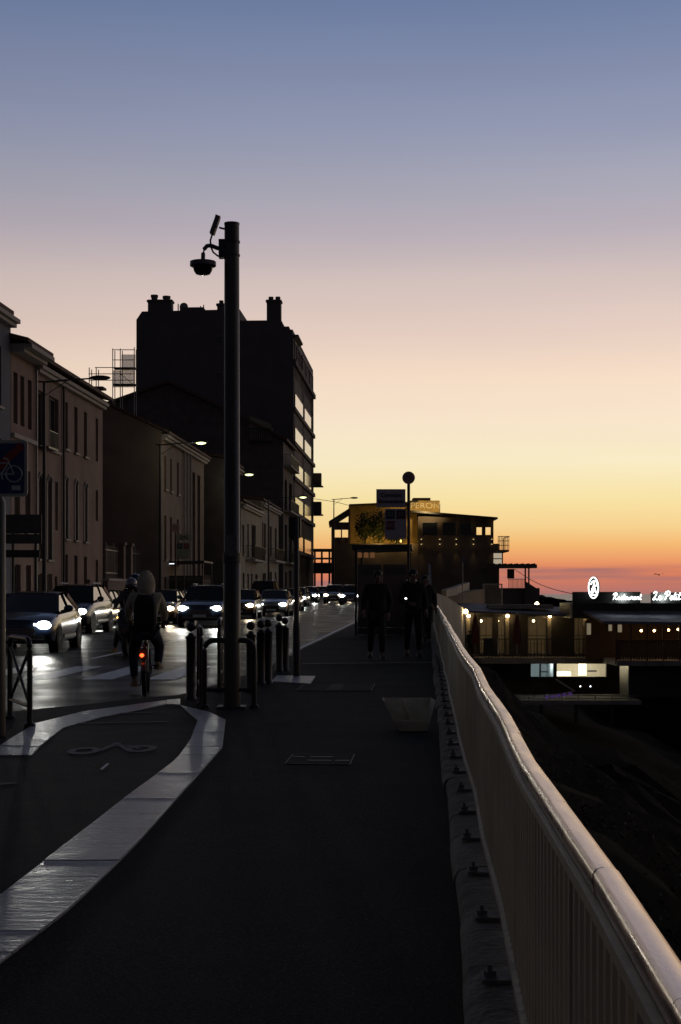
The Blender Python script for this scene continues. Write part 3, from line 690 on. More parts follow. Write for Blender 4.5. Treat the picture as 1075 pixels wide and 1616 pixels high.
for px, lab, hh in ((576,'bushy tree left of the lit ochre wall',2.6),(598,'leafy tree lit from below in front of the ochre wall',2.9),(625,'small tree behind the bus stop board',1.5)):
    shrub('court_tree', lab, (X(px,168), 168, Z(858,168)), (1.1,1.0,hh*.62), 1300, m=mat('court_leaf', (.07,.09,.025), .7, var=.4, scale=2), s=(.14,.36), cat='tree')
# base the trees stand on
m2 = MB(); m2.box((X(595,168),168.4,(Z(858,168)+g(168))/2), (9,3,Z(858,168)-g(168)-.01)); tag(m2.build('court_terrace', dark), 'dark raised terrace carrying the courtyard trees', 'terrace')

# ------------------------------------------------------------------ beach restaurants below the road
d0 = 100.0
BX = X(830,d0); BZ = -6.2
bc = thing('beach_restaurant', 'two-storey beach restaurant below the road with lantern-lit terrace doors', 'restaurant', (BX, d0, BZ))
bx = lambda p: X(p,d0)-BX; bz = lambda p: Z(p,d0)-BZ
wallB = mat('beach_wall', (.055,.045,.036), .85, var=.25, scale=.8, bump=.3, bscale=14)
slabB = mat('beach_slab', (.26,.24,.23), .8, var=.25, scale=1.2, bump=.2)
roofB = mat('beach_roof', (.17,.165,.19), .7, var=.2, scale=1.0)
lampW = (1.0,.72,.34)
def bb(a, b, t, bo, y0, y1, m, name, par=bc):
    m2 = MB(); m2.box(((bx(a)+bx(b))/2,(y0+y1)/2,(bz(t)+bz(bo))/2), (bx(b)-bx(a),y1-y0,bz(t)-bz(bo))); return m2.build(name, m, par)
# upper storey: piers between glazed doors, a room behind them
doors = [(757,778),(786,797),(833,863),(906,921)]
edges = [735]+[e for d in doors for e in d]+[985]
for a, b in zip(edges[0::2], edges[1::2]): bb(a,b,966,1036,0,.3,wallB,'wall')
for a, b in doors: bb(a,b,966,973,.02,.28,wallB,'lintel')
roomm = mat('room_wall', (.5,.44,.33), .9, var=.15, scale=2)
bb(735,985,966,1036,5,5.2,roomm,'wall'); bb(735,985,1033,1036.5,.3,5,slabB,'floor_slab'); bb(735,738,966,1033,.3,5,wallB,'wall'); bb(982,985,966,1033,.3,5,wallB,'wall')
for a, b in doors:
    m2 = MB(); 
    for p in (a+.7, (a+b)/2, b-.7): m2.box((bx(p),.15,(bz(973)+bz(1033))/2), (.06,.08,bz(973)-bz(1033)))
    for p in (974, 1003, 1032): m2.box((bx((a+b)/2),.15,bz(p)), (bx(b)-bx(a)-.1,.07,.07))
    w = m2.build('door', frameM, bc)
for px in (765, 792, 850, 913):
    o = MB(); o.ball((bx(px),2.6,bz(981)), .09, 10, 6); o = o.build('pendant_lamp', glow('pendant', (1,.75,.4), 9), bc); lamp('POINT','pendant_light', o, (bx(px),2.6,bz(985)), 8, (1,.74,.42), size=.12)
for px, py in ((846,1020),(770,1018)):
    m2 = MB(); m2.lathe((bx(px),2,bz(1032)), [(.25,0),(.04,.03),(.04,.72),(.45,.72),(.45,.76)], 12); m2.build('dining_table', white, bc)
# roof with pale edge
m2 = MB(); m2.rings([[(bx(733),y,z),(bx(988),y,z-.45),(bx(988),y,z-.3),(bx(733),y,z+.12)] for y, z in ((-1.6,bz(966)),(5.4,bz(955)))]); m2.build('roof', roofB, bc)
m2 = MB(); m2.box(((bx(773)+bx(875))/2,1.5,bz(957.5)), (bx(875)-bx(773),2,.28)); m2.build('roof_parapet', slabB, bc)
bb(722,1000,1036,1045,-2.2,5,slabB,'floor_slab')
# lower storey with kitchen windows
lw = [(838,852),(854,874),(879,917),(917,957)]
le = [725]+[e for d in lw for e in d]+[1000]
for a, b in zip(le[0::2], le[1::2]):
    if b > a: bb(a,b,1045,1098,0,.3,wallB,'wall')
for a, b in lw: bb(a,b,1068,1098,.02,.28,wallB,'wall'); bb(a,b,1045,1047,.02,.28,wallB,'lintel')
bb(725,1000,1045,1098,4,4.2,white,'wall'); bb(725,1000,1096,1098,.3,4,slabB,'floor_slab')
bb(875.5,877.5,1046,1096,.3,4,white,'partition')
for px, col, en in ((846,(.55,.85,1),14),(865,(.75,.9,.9),20),(897,(1,.86,.55),42),(930,(1,.84,.5),70),(950,(1,.9,.6),30)):
    o = bb(px-4,px+4,1047.2,1048.4,.9,1.1,glow('tube_%d' % px, col, 6),'strip_light'); lamp('POINT','kitchen_light', o, (bx(px),1.6,bz(1052)), en, col, size=.15)
bb(880,903,1061,1067.5,.5,1.2,glow('counter_light', (1,.88,.55), 2.2),'lit_counter')
bb(917,929,1048,1067,.9,1.1,glow('lit_panel', (1,.9,.6), 2.0),'lit_panel')
for a, b, t, bo in ((860,870,1061,1063),(934,948,1060,1062)):
    o = bb(a,b,t,bo,1.5,2.0,darkM,'shelf')
# wall lanterns
for px, py, en in ((739,972,9),(800.5,972,3.5),(867,972,3.5),(922.5,972,4)):
    o = MB(); o.ball((bx(px),-.25,bz(py)), .11, 10, 8); o = o.build('wall_lantern', glow('lantern_bulb', (1,.72,.33), 22), bc)
    m2 = MB(); m2.box((bx(px),-.12,bz(py)+.16), (.1,.3,.05)); m2.build('bracket', darkM, o)
    lamp('POINT','lantern_light', o, (bx(px),-.5,bz(py)), en, lampW, size=.1)
    bb(px-3,px+3,976,1033,-.04,.0,mat('pier_lantern_light', (.30,.25,.19), .85),'pier')  # pier below each lantern: lamplight put into a paler colour than the wall
# terrace guard in front
m2 = MB()
for k in range(45): m2.bar((bx(745+k*5.4),-2.1,bz(1036)),(bx(745+k*5.4),-2.1,bz(1008)),.035)
m2.bar((bx(742),-2.1,bz(1007)),(bx(985),-2.1,bz(1007)),.06); m2.build('terrace_rail', darkM, bc)
bb(760,775,1006,1034,-1.6,-1.2,darkM,'menu_stand'); bb(781,783,1006,1031,-1.7,-1.6,white,'light_strip')
# yard lamps standing beyond the roof
for px, py, dd_, lab in ((735,965,92,'round yard lamp glowing at the foot of the ramp wall'),(847.5,953,108,'amber yard lamp on a short post behind the restaurant roof')):
    t = thing('yard_lamp', lab, 'lamp', (X(px,dd_), dd_, -6.3), 0, 'amber lamps of the beach restaurant'); z = Z(py,dd_)+6.3
    m2 = MB(); m2.tube([(0,0,0),(0,0,z-.1)], .05, 8); m2.build('post', darkM, t)
    m2 = MB(); m2.ball((0,0,z), .14, 12, 8); m2.build('globe', glow('lantern_bulb', (1,.72,.33), 22), t)
    lamp('POINT','globe_light', t, (0,-.3,z), 34, lampW, size=.14)
# closed parasols
paraM = mat('parasol_cloth', (.10,.025,.022), .85, var=.2, scale=6)
for px, lab in ((750,'closed dark red parasol beside the lantern at the wall'),(816,'closed dark red parasol between two terrace doors')):
    t = thing('parasol', lab, 'parasol', (X(px,97), 97, Z(1035,97)), 0, 'closed parasols on the terrace')
    m2 = MB(); m2.tube([(0,0,0),(0,0,2.75)], .03, 8); m2.build('pole', galv, t)
    rs = []
    for z, r in ((.75,.17),(1.0,.21),(1.4,.2),(1.9,.16),(2.4,.1),(2.65,.04)):
        rs.append([(r*(1+.22*math.cos(8*a))*math.cos(a), r*(1+.22*math.cos(8*a))*math.sin(a), z) for a in [2*math.pi*k/24 for k in range(24)]])
    m2 = MB(); m2.rings(rs); m2.build('canopy', paraM, t, smooth=True)
    m2 = MB(); m2.lathe((0,0,0), [(.28,0),(.28,.06),(.06,.09)], 12); m2.build('base', darkM, t)
# lower deck, purple lit steps
dk = thing('beach_deck', 'lower deck with purple-lit steps in front of the kitchen windows', 'deck', (X(850,94), 94, -6.3))
kx = lambda p: X(p,94)-X(850,94); kz = lambda p: Z(p,94)+6.3
m2 = MB(); m2.box((kx(860),1.5,kz(1101)-.2), (kx(1010)-kx(720),6,.25)); m2.build('deck_slab', slabB, dk)
for px in (735, 790, 850, 905, 960): m2 = MB(); m2.box((kx(px),-1.2,kz(1101)/2-.2), (.2,.2,kz(1101)-.05)); m2.build('deck_post', darkM, dk)
m2 = MB(); m2.bar((kx(775),-1.4,kz(1093)),(kx(1000),-1.4,kz(1096)),.05); m2.bar((kx(775),-1.4,kz(1099)),(kx(1000),-1.4,kz(1100)),.04)
for k in range(9): m2.bar((kx(778+k*26),-1.4,kz(1104)),(kx(778+k*26),-1.4,kz(1094)),.045)
m2.build('guard_rail', galv, dk)
violet = glow('violet_led', (.35,.12,.9), .1)
for k in range(5):
    m2 = MB(); px = 857+k*9; m2.box((kx(px),-1.75-.02*k,kz(1097.5-k*1.3)), (.22,.05,.16)); m2.build('violet_light', violet, dk)
m2 = MB(); m2.bar((kx(853),-1.7,kz(1097)),(kx(900),-1.7,kz(1088)),.1,.06); m2.build('stair_rail', slabB, dk)
m2 = MB(); m2.bar((kx(900),-1.7,kz(1088)),(kx(882),1.2,kz(1074)),.1,.06); m2.build('stair_rail', slabB, dk)
for px in (918, 934): m2 = MB(); m2.ball((kx(px),.5,kz(1084)), .05, 8, 6); m2.build('deck_light', glow('cold_spot', (.9,.95,1), 3), dk)
shrub('potted_bush', 'dark round bush in front of the kitchen windows', (X(848,93.2), 93.2, Z(1103,94)+.1), (.75,.6,.55), 700, trunk=False, s=(.05,.12))
# pavilion restaurant at the right edge
d0 = 95.0; PX = X(1000,d0); PZ = -6.2
pv = thing('pavilion_restaurant', 'dark wooden pavilion restaurant at the right frame edge with hanging bulbs', 'restaurant', (PX, d0, PZ))
bx = lambda p: X(p,d0)-PX; bz = lambda p: Z(p,d0)-PZ
wood = mat('brown_boards', (.085,.05,.034), .75, var=.3, scale=4, stretch=(8,8,1))
bb(905,1140,952,976,1.5,6,darkM,'clerestory',pv)
bb(905,908,952,976,1.2,1.5,stoneP,'corner_post',pv); bb(1008,1012,952,974,1.2,1.5,darkM,'post',pv)
m2 = MB(); m2.rings([[(bx(940),-2.6,bz(983)),(bx(1150),-2.6,bz(986)),(bx(1150),-2.6,bz(982)),(bx(940),-2.6,bz(979))], [(bx(925),2,bz(966)),(bx(1150),2,bz(966)),(bx(1150),2,bz(962)),(bx(925),2,bz(962))]]); m2.build('roof', roofB, pv)
bb(935,1140,980,1046,2.4,2.7,wood,'wall',pv)
for px in (962, 985, 1010, 1035, 1060, 1085): bb(px-1,px+1,980,1046,-2.3,-2.15,wood,'post',pv)
bb(962,1140,1040,1048,-2.6,2.4,slabB,'floor_slab',pv)
bb(992,1140,1048,1100,0,3,darkM,'wall',pv)
for k in range(42): bb(962+k*4.2,964.8+k*4.2,1010,1038,-2.45,-2.4,wood,'railing_board',pv)
bb(960,1140,1008,1010.5,-2.5,-2.36,wood,'hand_rail',pv)
for px, py, en in ((1009,995,2.5),(1029.5,995,3.5),(1052,994,9),(1067,993,3)):
    o = MB(); o.ball((bx(px),-.6,bz(py)), .075, 10, 8); o = o.build('hanging_bulb', glow('amber_bulb', (1,.6,.22), 14), pv)
    m2 = MB(); m2.tube([(bx(px),-.6,bz(py)),(bx(px),-.6,bz(981))], .01, 5); m2.build('flex', darkM, o)
    lamp('POINT','bulb_light', o, (bx(px),-.9,bz(py)), en, (1,.6,.25), size=.08)
for a, b, t, bo in ((935,943,984,1004),(970,977,986,998),(985,993,986,1000)):
    w = bb(a,b,t,bo,2.32,2.4,frameM,'window',pv); bb(a+.8,b-.8,t+1,bo-1,2.28,2.32,glow('dim_window', (.9,.75,.5), .18),'pane',w)
for px in (975, 1020, 1048, 1066):
    m2 = MB(); m2.lathe((bx(px),-.4,bz(1040)), [(.22,0),(.03,.03),(.03,.72),(.4,.72),(.4,.76)], 10); m2.build('dining_table', wood, pv)
# signs
neon = glow('sign_white', (.93,1.0,.97), 3.0)
STROKE = {
 'R': (.8, [[(.15,.0),(.3,.5),(.38,.95)],[(.05,.72),(.2,.98),(.5,1.05),(.66,.85),(.55,.62),(.3,.5),(.5,.3),(.62,.02),(.8,.12)]]),
 'L': (.72,[[(.1,.75),(.25,1.0),(.45,.95),(.42,.65),(.22,.2),(.08,.08),(.2,.0),(.4,.1),(.6,.0),(.75,.1)]]),
 'P': (.72,[[(.15,-.02),(.3,.5),(.38,.95)],[(.05,.7),(.2,.98),(.5,1.05),(.68,.85),(.55,.55),(.3,.48)]]),
 'e': (.42,[[(.02,.18),(.3,.3),(.26,.46),(.12,.42),(.06,.2),(.16,.02),(.32,.04),(.44,.16)]]),
 's': (.36,[[(.0,.06),(.22,.5),(.3,.22),(.2,.02),(.06,.06)],[(.24,.06),(.4,.14)]]),
 't': (.32,[[(.22,.9),(.1,.2),(.16,.02),(.34,.12)],[(.04,.58),(.34,.62)]]),
 'a': (.46,[[(.36,.42),(.18,.46),(.06,.22),(.14,.02),(.28,.12),(.38,.46),(.32,.06),(.48,.14)]]),
 'u': (.48,[[(.04,.44),(.06,.1),(.18,.02),(.34,.16),(.38,.46),(.34,.06),(.5,.14)]]),
 'r': (.36,[[(.02,.1),(.12,.52),(.18,.4),(.3,.42),(.24,.1),(.38,.12)]]),
 'n': (.5, [[(.04,.02),(.1,.44)],[(.08,.26),(.22,.46),(.34,.4),(.34,.06),(.52,.14)]]),
 'i': (.24,[[(.06,.44),(.06,.08),(.14,.02),(.26,.14)],[(.1,.66),(.12,.7)]]),
 'v': (.44,[[(.02,.36),(.1,.46),(.16,.04),(.32,.2),(.36,.46),(.46,.4)]]),
 'l': (.26,[[(.02,.1),(.2,.8),(.14,.98),(.06,.7),(.08,.06),(.26,.12)]]),
 'o': (.42,[[(.2,.46),(.06,.24),(.16,.02),(.32,.18),(.24,.44),(.42,.4)]]),
 ' ': (.3,[])}
def script(word, h, m, parent, loc, r=.05, name='lettering'):
    x = 0; m2 = MB()
    for ch in word:
        w, st = STROKE[ch]
        for s in st:
            # smooth the stroke with Catmull-Rom
            p = [Vector((x+a, b, 0)) for a, b in s]; out = []
            for k in range(len(p)-1):
                q0, q1, q2, q3 = p[max(k-1,0)], p[k], p[k+1], p[min(k+2,len(p)-1)]
                for t in (0,.25,.5,.75): out.append(.5*((2*q1)+(q2-q0)*t+(2*q0-5*q1+4*q2-q3)*t*t+(3*q1-q0-3*q2+q3)*t**3))
            out.append(p[-1])
            m2.tube([(v.x*h+.12*v.y*h, 0, v.y*h) for v in out], r, 6)
        x += w
    return m2.build(name, m, parent, loc=loc), x*h
def signboard(label, a, b, t, bo, d, word, h, lx, ly, r):
    s = thing('name_sign', label, 'sign', (X((a+b)/2,d), d, Z(bo,d)), 0, 'backlit signs of the beach restaurants')
    W_ = X(b,d)-X(a,d); H_ = Z(t,d)-Z(bo,d)
    m2 = MB(); m2.box((0,.12,H_/2), (W_,.2,H_)); m2.build('board', blackp, s)
    script(word, h, neon, s, (X(lx,d)-X((a+b)/2,d), -.06, Z(ly,d)-Z(bo,d)), r)
    lamp('AREA','letter_glow', s, (X(lx+18,d)-X((a+b)/2,d), -.4, .35), 14, (.9,1,.95), rot=(math.pi/2,0,0), shape='RECTANGLE', size=1.4, size_y=.3)
signboard('black sign board with glowing white script word on the roof', 904, 1011, 934, 952, 94, 'Restaurant', .40, 966, 946.5, .024)
signboard('black sign board with glowing white script name cut by the frame', 1028, 1190, 935, 952, 94, 'Le Petit Pavillon', .5, 1029, 946.5, .032)
ov = thing('oval_sign', 'upright oval sign with glowing white monogram above the roof', 'sign', (X(937,93.6), 93.6, Z(945,93.6)), math.radians(-35))
m2 = MB(); n = 28; m2.rings([[(.36*math.cos(2*math.pi*k/n), y, .68+.68*math.sin(2*math.pi*k/n)) for k in range(n)] for y in (0,.14)]); m2.build('panel', blackp, ov)
m2 = MB(); path = [(.33*math.cos(2*math.pi*k/n), -.03, .68+.64*math.sin(2*math.pi*k/n)) for k in range(n+1)]; m2.tube(path, .035, 6); m2.build('rim_light', neon, ov)
script('R', .72, neon, ov, (-.27,-.05,.36), .04); script('L', .5, neon, ov, (-.2,-.05,.2), .03)
# retaining wall of the ramp and parapets
def wallrun(name, label, pts, th, m, cat='wall'):
    o0 = pts[0]; root = thing(name, label, cat, (o0[0], o0[1], min(p[3] for p in pts)))
    for p, q in zip(pts, pts[1:]):
        m2 = MB(); t = Vector((q[0]-p[0], q[1]-p[1])).normalized(); nn = Vector((-t.y, t.x))*th
        rs = [[(v[0]-o0[0], v[1]-o0[1], v[3]), (v[0]-o0[0], v[1]-o0[1], v[2]), (v[0]-o0[0]+nn.x, v[1]-o0[1]+nn.y, v[2]), (v[0]-o0[0]+nn.x, v[1]-o0[1]+nn.y, v[3])] for v in (p, q)]
        rs = [[(a-0, b-0, c-min(w[3] for w in pts)) for a, b, c in r] for r in rs]
        m2.rings(rs); m2.build('wall_section', m, root)
    return root
ramp_m = mat('ramp_concrete', (.36,.31,.24), .85, var=.2, scale=.7, bump=.3, bscale=20)
wallrun('ramp_wall', 'beige ramp wall lit by a lamp beyond the end of the railing', [(X(690,60),60,Z(936,60),-6.5),(X(705,74),74,Z(942,74),-6.5),(X(736,97),97,Z(962,97),-6.5)], .4, ramp_m)
wallrun('retaining_wall', 'dark retaining wall under the pale parapet beyond the railing', [(X(690,101.1),101.1,Z(940,101),-6.5),(X(722,105.1),105.1,Z(937,105),-6.5),(X(765,111.1),111.1,Z(930,111),-6.5)], .6, dark)
wallrun('parapet', 'pale curved parapet beyond the people at the railing', [(X(705,101),101,Z(931,101),Z(942,101)),(X(722,105),105,Z(926,105),Z(939,105)),(X(741,111),111,Z(919,111),Z(932,111))], .35, mat('pale_parapet', (.42,.38,.33), .85, var=.15))
# frame gate
gt = thing('gate_frame', 'thin pale tubular gate frame on the restaurant access path', 'gate', (X(778,113), 113, -6.3))
kx = lambda p: X(p,113)-X(778,113); kz = lambda p: Z(p,113)+6.3
for a in (763, 792): m2 = MB(); m2.tube([(kx(a),0,.0),(kx(a),0,kz(921.5))], .05, 8); m2.build('post', mat('pale_tube', (.4,.38,.36), .5), gt)
m2 = MB(); m2.tube([(kx(763),0,kz(922)),(kx(792),0,kz(922))], .04, 8); m2.build('top_bar', MATS['pale_tube'], gt)
for k in range(9): m2 = MB(); m2.tube([(kx(766+k*2.9),0,kz(957)),(kx(766+k*2.9),0,kz(923))], .012, 5); m2.build('gate_bar', galv, gt)
# sagging cable to the sign roof
m2 = MB(); pa, pb = Vector((X(812,165),165,Z(898,165))), Vector((X(926,100),100,Z(941,100)))
m2.tube([pa.lerp(pb, k/12)-Vector((0,0,.5*math.sin(math.pi*k/12))) for k in range(13)], .03, 5); tag(m2.build('overhead_cable', darkM), 'thin cable sagging from the pergola down to the beach restaurant', 'cable')
m2 = MB(); m2.tube([(X(495,180),180,Z(787,180)),(X(530,168),168,Z(792,168)),(X(552,172),172,Z(798,172))], .03, 5); tag(m2.build('overhead_cable', darkM), 'thin cable strung from apartment block to restaurant roof', 'cable')
# gull over the sea
gl = thing('gull', 'tiny pale gull over the sea at far right', 'bird', (X(1040,140), 140, Z(907,140)))
m2 = MB(); m2.ball((0,0,0), (.08,.2,.08), 8, 6); m2.build('body', white, gl)
for s in (-1, 1): m2 = MB(); m2.quad((s*.05,-.08,.02),(s*.3,-.05,.12),(s*.55,.02,.04),(s*.3,.08,.1),(s*.05,.1,.02)); m2.build('wing', white, gl)

# ------------------------------------------------------------------ street furniture
def bollard(label, px, py, h):
    x, y = P(px, py); t = thing('bollard', label, 'bollard', (x, y, g(y)), 0, 'black ball-topped bollards along the kerb')
    m2 = MB(); m2.lathe((0,0,0), [(.075,0),(.075,.03),(.062,.05),(.062,h-.23),(.07,h-.22),(.07,h-.2),(.05,h-.19),(.022,h-.15)], 14); m2.build('shaft', iron, t, smooth=True)
    m2 = MB(); m2.ball((0,0,h-.075), .062, 14, 10); m2.build('ball_top', iron, t, smooth=True)
for px, py, h, lab in ((301.5,1104,1.02,'black ball-topped bollard left of the camera pole hoops'),(396,1092,1.0,'black ball-topped bollard just right of the camera pole'),
        (412,1080,.98,'second black ball-topped bollard right of the camera pole'),(423,1079,.99,'third black ball-topped bollard right of the camera pole'),
        (441,1060,1.0,'fourth bollard right of the camera pole, tallest in its pair'),(450,1059,.95,'rearmost black bollard, next to the signal post')): bollard(lab, px, py, h)
# camera pole
x, y = P(366, 1117); cp = thing('camera_pole', 'tall dark steel pole with dome camera and antenna at its top', 'pole', (x, y, g(y)))
H = Z(352, y)-g(y); kx = lambda p: X(p,y)-x; kz = lambda p: Z(p,y)-g(y)
m2 = MB(); m2.lathe((0,0,0), [(.104,0),(.104,kz(885)),(.098,kz(884)),(.09,H-.02),(.094,H-.02),(.094,H),(.02,H+.005)], 24); m2.build('shaft', poleM, cp, smooth=True)
m2 = MB(); m2.box((0,0,.012), (.34,.34,.024)); m2.build('base_plate', darkM, cp)
m2 = MB(); m2.lathe((0,0,kz(888)), [(.112,0),(.112,.12)], 24); m2.build('collar', darkM, cp)
m2 = MB(); m2.box((kx(356)-.03,0,kz(393)), (.1,.12,.22)); br = m2.build('wall_box', darkM, cp)
for z in (kz(382), kz(403)): m2 = MB(); m2.lathe((0,0,z-.012), [(.1,0),(.1,.024)], 20); m2.build('strap', darkM, br)
camG = mat('camera_grey', (.11,.11,.12), .5, var=.1)
m2 = MB(); m2.tube([(kx(352),0,kz(393)),(kx(343),0,kz(391.5)),(kx(333),0,kz(387.5)),(kx(327),0,kz(388)),(kx(322.5),0,kz(393)),(kx(320.8),0,kz(400)),(kx(320.5),0,kz(412))], .026, 10); m2.build('bracket_arm', camG, cp, smooth=True)
dm = MB(); c = (kx(320.5),0,kz(434)); u = 1/127.
dm.lathe(c, [(5.5*u,24*u),(11*u,22.5*u),(20*u,20.5*u),(20.3*u,14*u),(16*u,11.5*u)], 24); dm = dm.build('dome_housing', camG, cp, smooth=True)
m2 = MB(); m2.lathe(c, [(15.5*u,11.4*u),(14*u,6*u),(11*u,1.5*u),(6*u,0),(.1*u,-.4*u)], 20); m2.build('dome_glass', glassm, dm, smooth=True)
an = MB(); a0, a1 = Vector((kx(335),-.02,kz(370))), Vector((kx(345),-.02,kz(342)))
t = (a1-a0).normalized(); nv = Vector((t.z,0,-t.x))
an.rings([[p+nv*w+Vector((0,yy,0)) for w, yy in ((-.028,-.06),(.028,-.06),(.036,0),(.028,.06),(-.028,.06))] for p in (a0, a0.lerp(a1,.85), a1-nv*.004)]); an = an.build('antenna_panel', camG, cp)
m2 = MB(); m2.tube([(kx(346),0,kz(359)),(kx(351),0,kz(360.5)),(kx(358),0,kz(362))], .012, 8); m2.build('antenna_arm', darkM, an)
m2 = MB(); m2.tube([(kx(335.5),-.02,kz(370)),(kx(332.5),-.03,kz(380)),(kx(333),-.03,kz(390)),(kx(337),-.03,kz(399)),(kx(344),-.02,kz(404.5)),(kx(356),-.02,kz(406))], .011, 8); m2.build('cable', rubber, cp, smooth=True)
m2 = MB(); m2.tube([(kx(357.5),-.02,kz(406)),(kx(356),-.03,kz(415)),(kx(356.5),-.03,kz(423)),(kx(360),-.02,kz(429))], .011, 8); m2.build('cable', rubber, cp, smooth=True)
m2 = MB(); m2.box((.0,-.1,kz(862)), (.14,.04,.26)); m2.build('notice', mat('faded_sticker', (.14,.13,.12), .7, var=.3, scale=30), cp)
# hoop barriers
def hoop(label, p0, p1, h, r=.03, cross=False):
    t = thing('hoop_barrier', label, 'barrier', (p0[0], p0[1], g(p0[1])), math.atan2(p1[1]-p0[1], p1[0]-p0[0]), 'black tubular barriers at the kerb'); L = math.dist(p0, p1)
    k = .12; m2 = MB()
    path = [(0,0,0),(0,0,h-k)]+[(k-k*math.cos(a),0,h-k+k*math.sin(a)) for a in (.4,.8,1.2,1.57)]+[(L-k+k*math.sin(a),0,h-k+k*math.cos(a)) for a in (0,.4,.8,1.2,1.57)]+[(L,0,0)]
    m2.tube(path, r, 10); m2.build('hoop', iron, t, smooth=True)
    m2 = MB(); m2.tube([(0,0,.22),(L,0,.22)], r*.7, 8); m2.build('lower_bar', iron, t)
    if cross:
        for a, b in (((0,0,.22),(L,0,h-.1)),((0,0,h-.1),(L,0,.22))): m2 = MB(); m2.tube([a, b], r*.6, 8); m2.build('cross_bar', iron, t)
    for q in (0, L): m2 = MB(); m2.lathe((q,0,0), [(.06,0),(.06,.03),(.035,.05)], 10); m2.build('foot', iron, t)
y = P(400,1115)[1]-.1
hoop('black rounded hoop rail in front of the camera pole', (X(324,y),y-.12), (X(402,y),y-.12), .82, .034)
hoop('black hoop rail seen edge-on next to the left bollard', (X(317,18.7),18.75), (X(313,20.3),20.35), .95, .026)
hoop('black cross-braced barrier seen edge-on behind the camera pole', (X(346,21.2),21.2), (X(349,22.7),22.7), 1.0, .028, True)
hoop('black cross-braced barrier at far left beside the sign post', (X(47,15.9),15.9), (X(16,16.9),16.9), .92, .03, True)
# no-cycling-route sign at the left edge
x, y = P(-3, 1162); sp = thing('cycle_route_sign', 'blue square end of cycle route sign on post at left edge', 'sign', (x, y, g(y)))
kz = lambda p: Z(p,y)-g(y); kx = lambda p: X(p,y)-x
m2 = MB(); m2.lathe((0,0,0), [(.075,0),(.075,2.3),(.05,2.34),(.05,kz(697)),(.01,kz(697)+.01)], 16); m2.build('post', poleM, sp, smooth=True)
def rrect(w, h, r, n=5):
    out = []
    for cx_, cz_, a0_ in ((w/2-r,h/2-r,0),(-w/2+r,h/2-r,math.pi/2),(-w/2+r,-h/2+r,math.pi),(w/2-r,-h/2+r,1.5*math.pi)):
        out += [(cx_+r*math.cos(a0_+math.pi/2*k/n), cz_+r*math.sin(a0_+math.pi/2*k/n)) for k in range(n+1)]
    return out
cz = kz(740.5); cxs = kx(1)
def plate(w, h, r, y0, y1, m, name, par, c=(cxs,cz)):
    m2 = MB(); m2.rings([[(c[0]+a, yy, c[1]+b) for a, b in rrect(w,h,r)] for yy in (y0,y1)]); return m2.build(name, m, par)
sgn = plate(.57,.55,.04,-.10,-.08,mat('sign_border', (.44,.42,.36), .5, var=.15, scale=15),'sign_plate',sp)
plate(.51,.49,.02,-.104,-.1,mat('sign_blue', (.012,.03,.12), .45, var=.15, scale=10),'blue_field',sgn)
signW = mat('sign_white_film', (.5,.5,.48), .5, var=.15, scale=20)
m2 = MB(); 
for sx_ in (-.105, .155):
    pth = [(cxs+sx_+.078*math.cos(a), -.107, cz-.055+.078*math.sin(a)) for a in [2*math.pi*k/24 for k in range(25)]]; m2.tube(pth, .007, 6)
for a, b in (((-.105,-.055),(-.05,.05)),((-.05,.05),(.1,.05)),((.155,-.055),(.09,.09)),((.155,-.055),(.03,-.06)),((.03,-.06),(-.05,.05)),((.03,-.06),(.1,.05)),((.09,.09),(.05,.1)),((-.08,.06),(-.02,.06)),((.03,-.06),(.045,-.11))):
    m2.tube([(cxs+a[0],-.107,cz+a[1]),(cxs+b[0],-.107,cz+b[1])], .007, 6)
m2.build('bicycle_symbol', signW, sgn)
m2 = MB(); m2.bar((cxs-.23,-.108,cz-.2),(cxs+.235,-.108,cz+.225),.004,.075); m2.build('red_slash', mat('sign_red', (.24,.02,.015), .5, var=.15), sgn)
m2 = MB(); m2.box((cxs+.175,-.106,cz-.19), (.085,.002,.045)); m2.build('sticker', signW, sgn)
# signal post seen from the back
x, y = P(468, 1068); ts = thing('signal_post', 'dark signal post with conical foot beside the rear bollards', 'signal', (x, y, g(y)))
kz = lambda p: Z(p,y)-g(y)
m2 = MB(); m2.lathe((0,0,0), [(.06,0),(.06,kz(995)),(.058,kz(988)),(.042,kz(978)),(.042,kz(820)),(.03,kz(816))], 14); m2.build('shaft', darkM, ts, smooth=True)
m2 = MB(); m2.box((-.03,.1,kz(832)), (.2,.2,.34)); m2.build('signal_head', blackp, ts, bevel=.02)
m2 = MB(); m2.rings([[(-.03+.09*sx__,.1+.1*sy,kz(842)) for sx__, sy in ((-1,-1),(1,-1),(1,1),(-1,1))],[(-.01+.03*sx__,.08+.04*sy,kz(857)) for sx__, sy in ((-1,-1),(1,-1),(1,1),(-1,1))]]); m2.build('head_mount', blackp, ts)
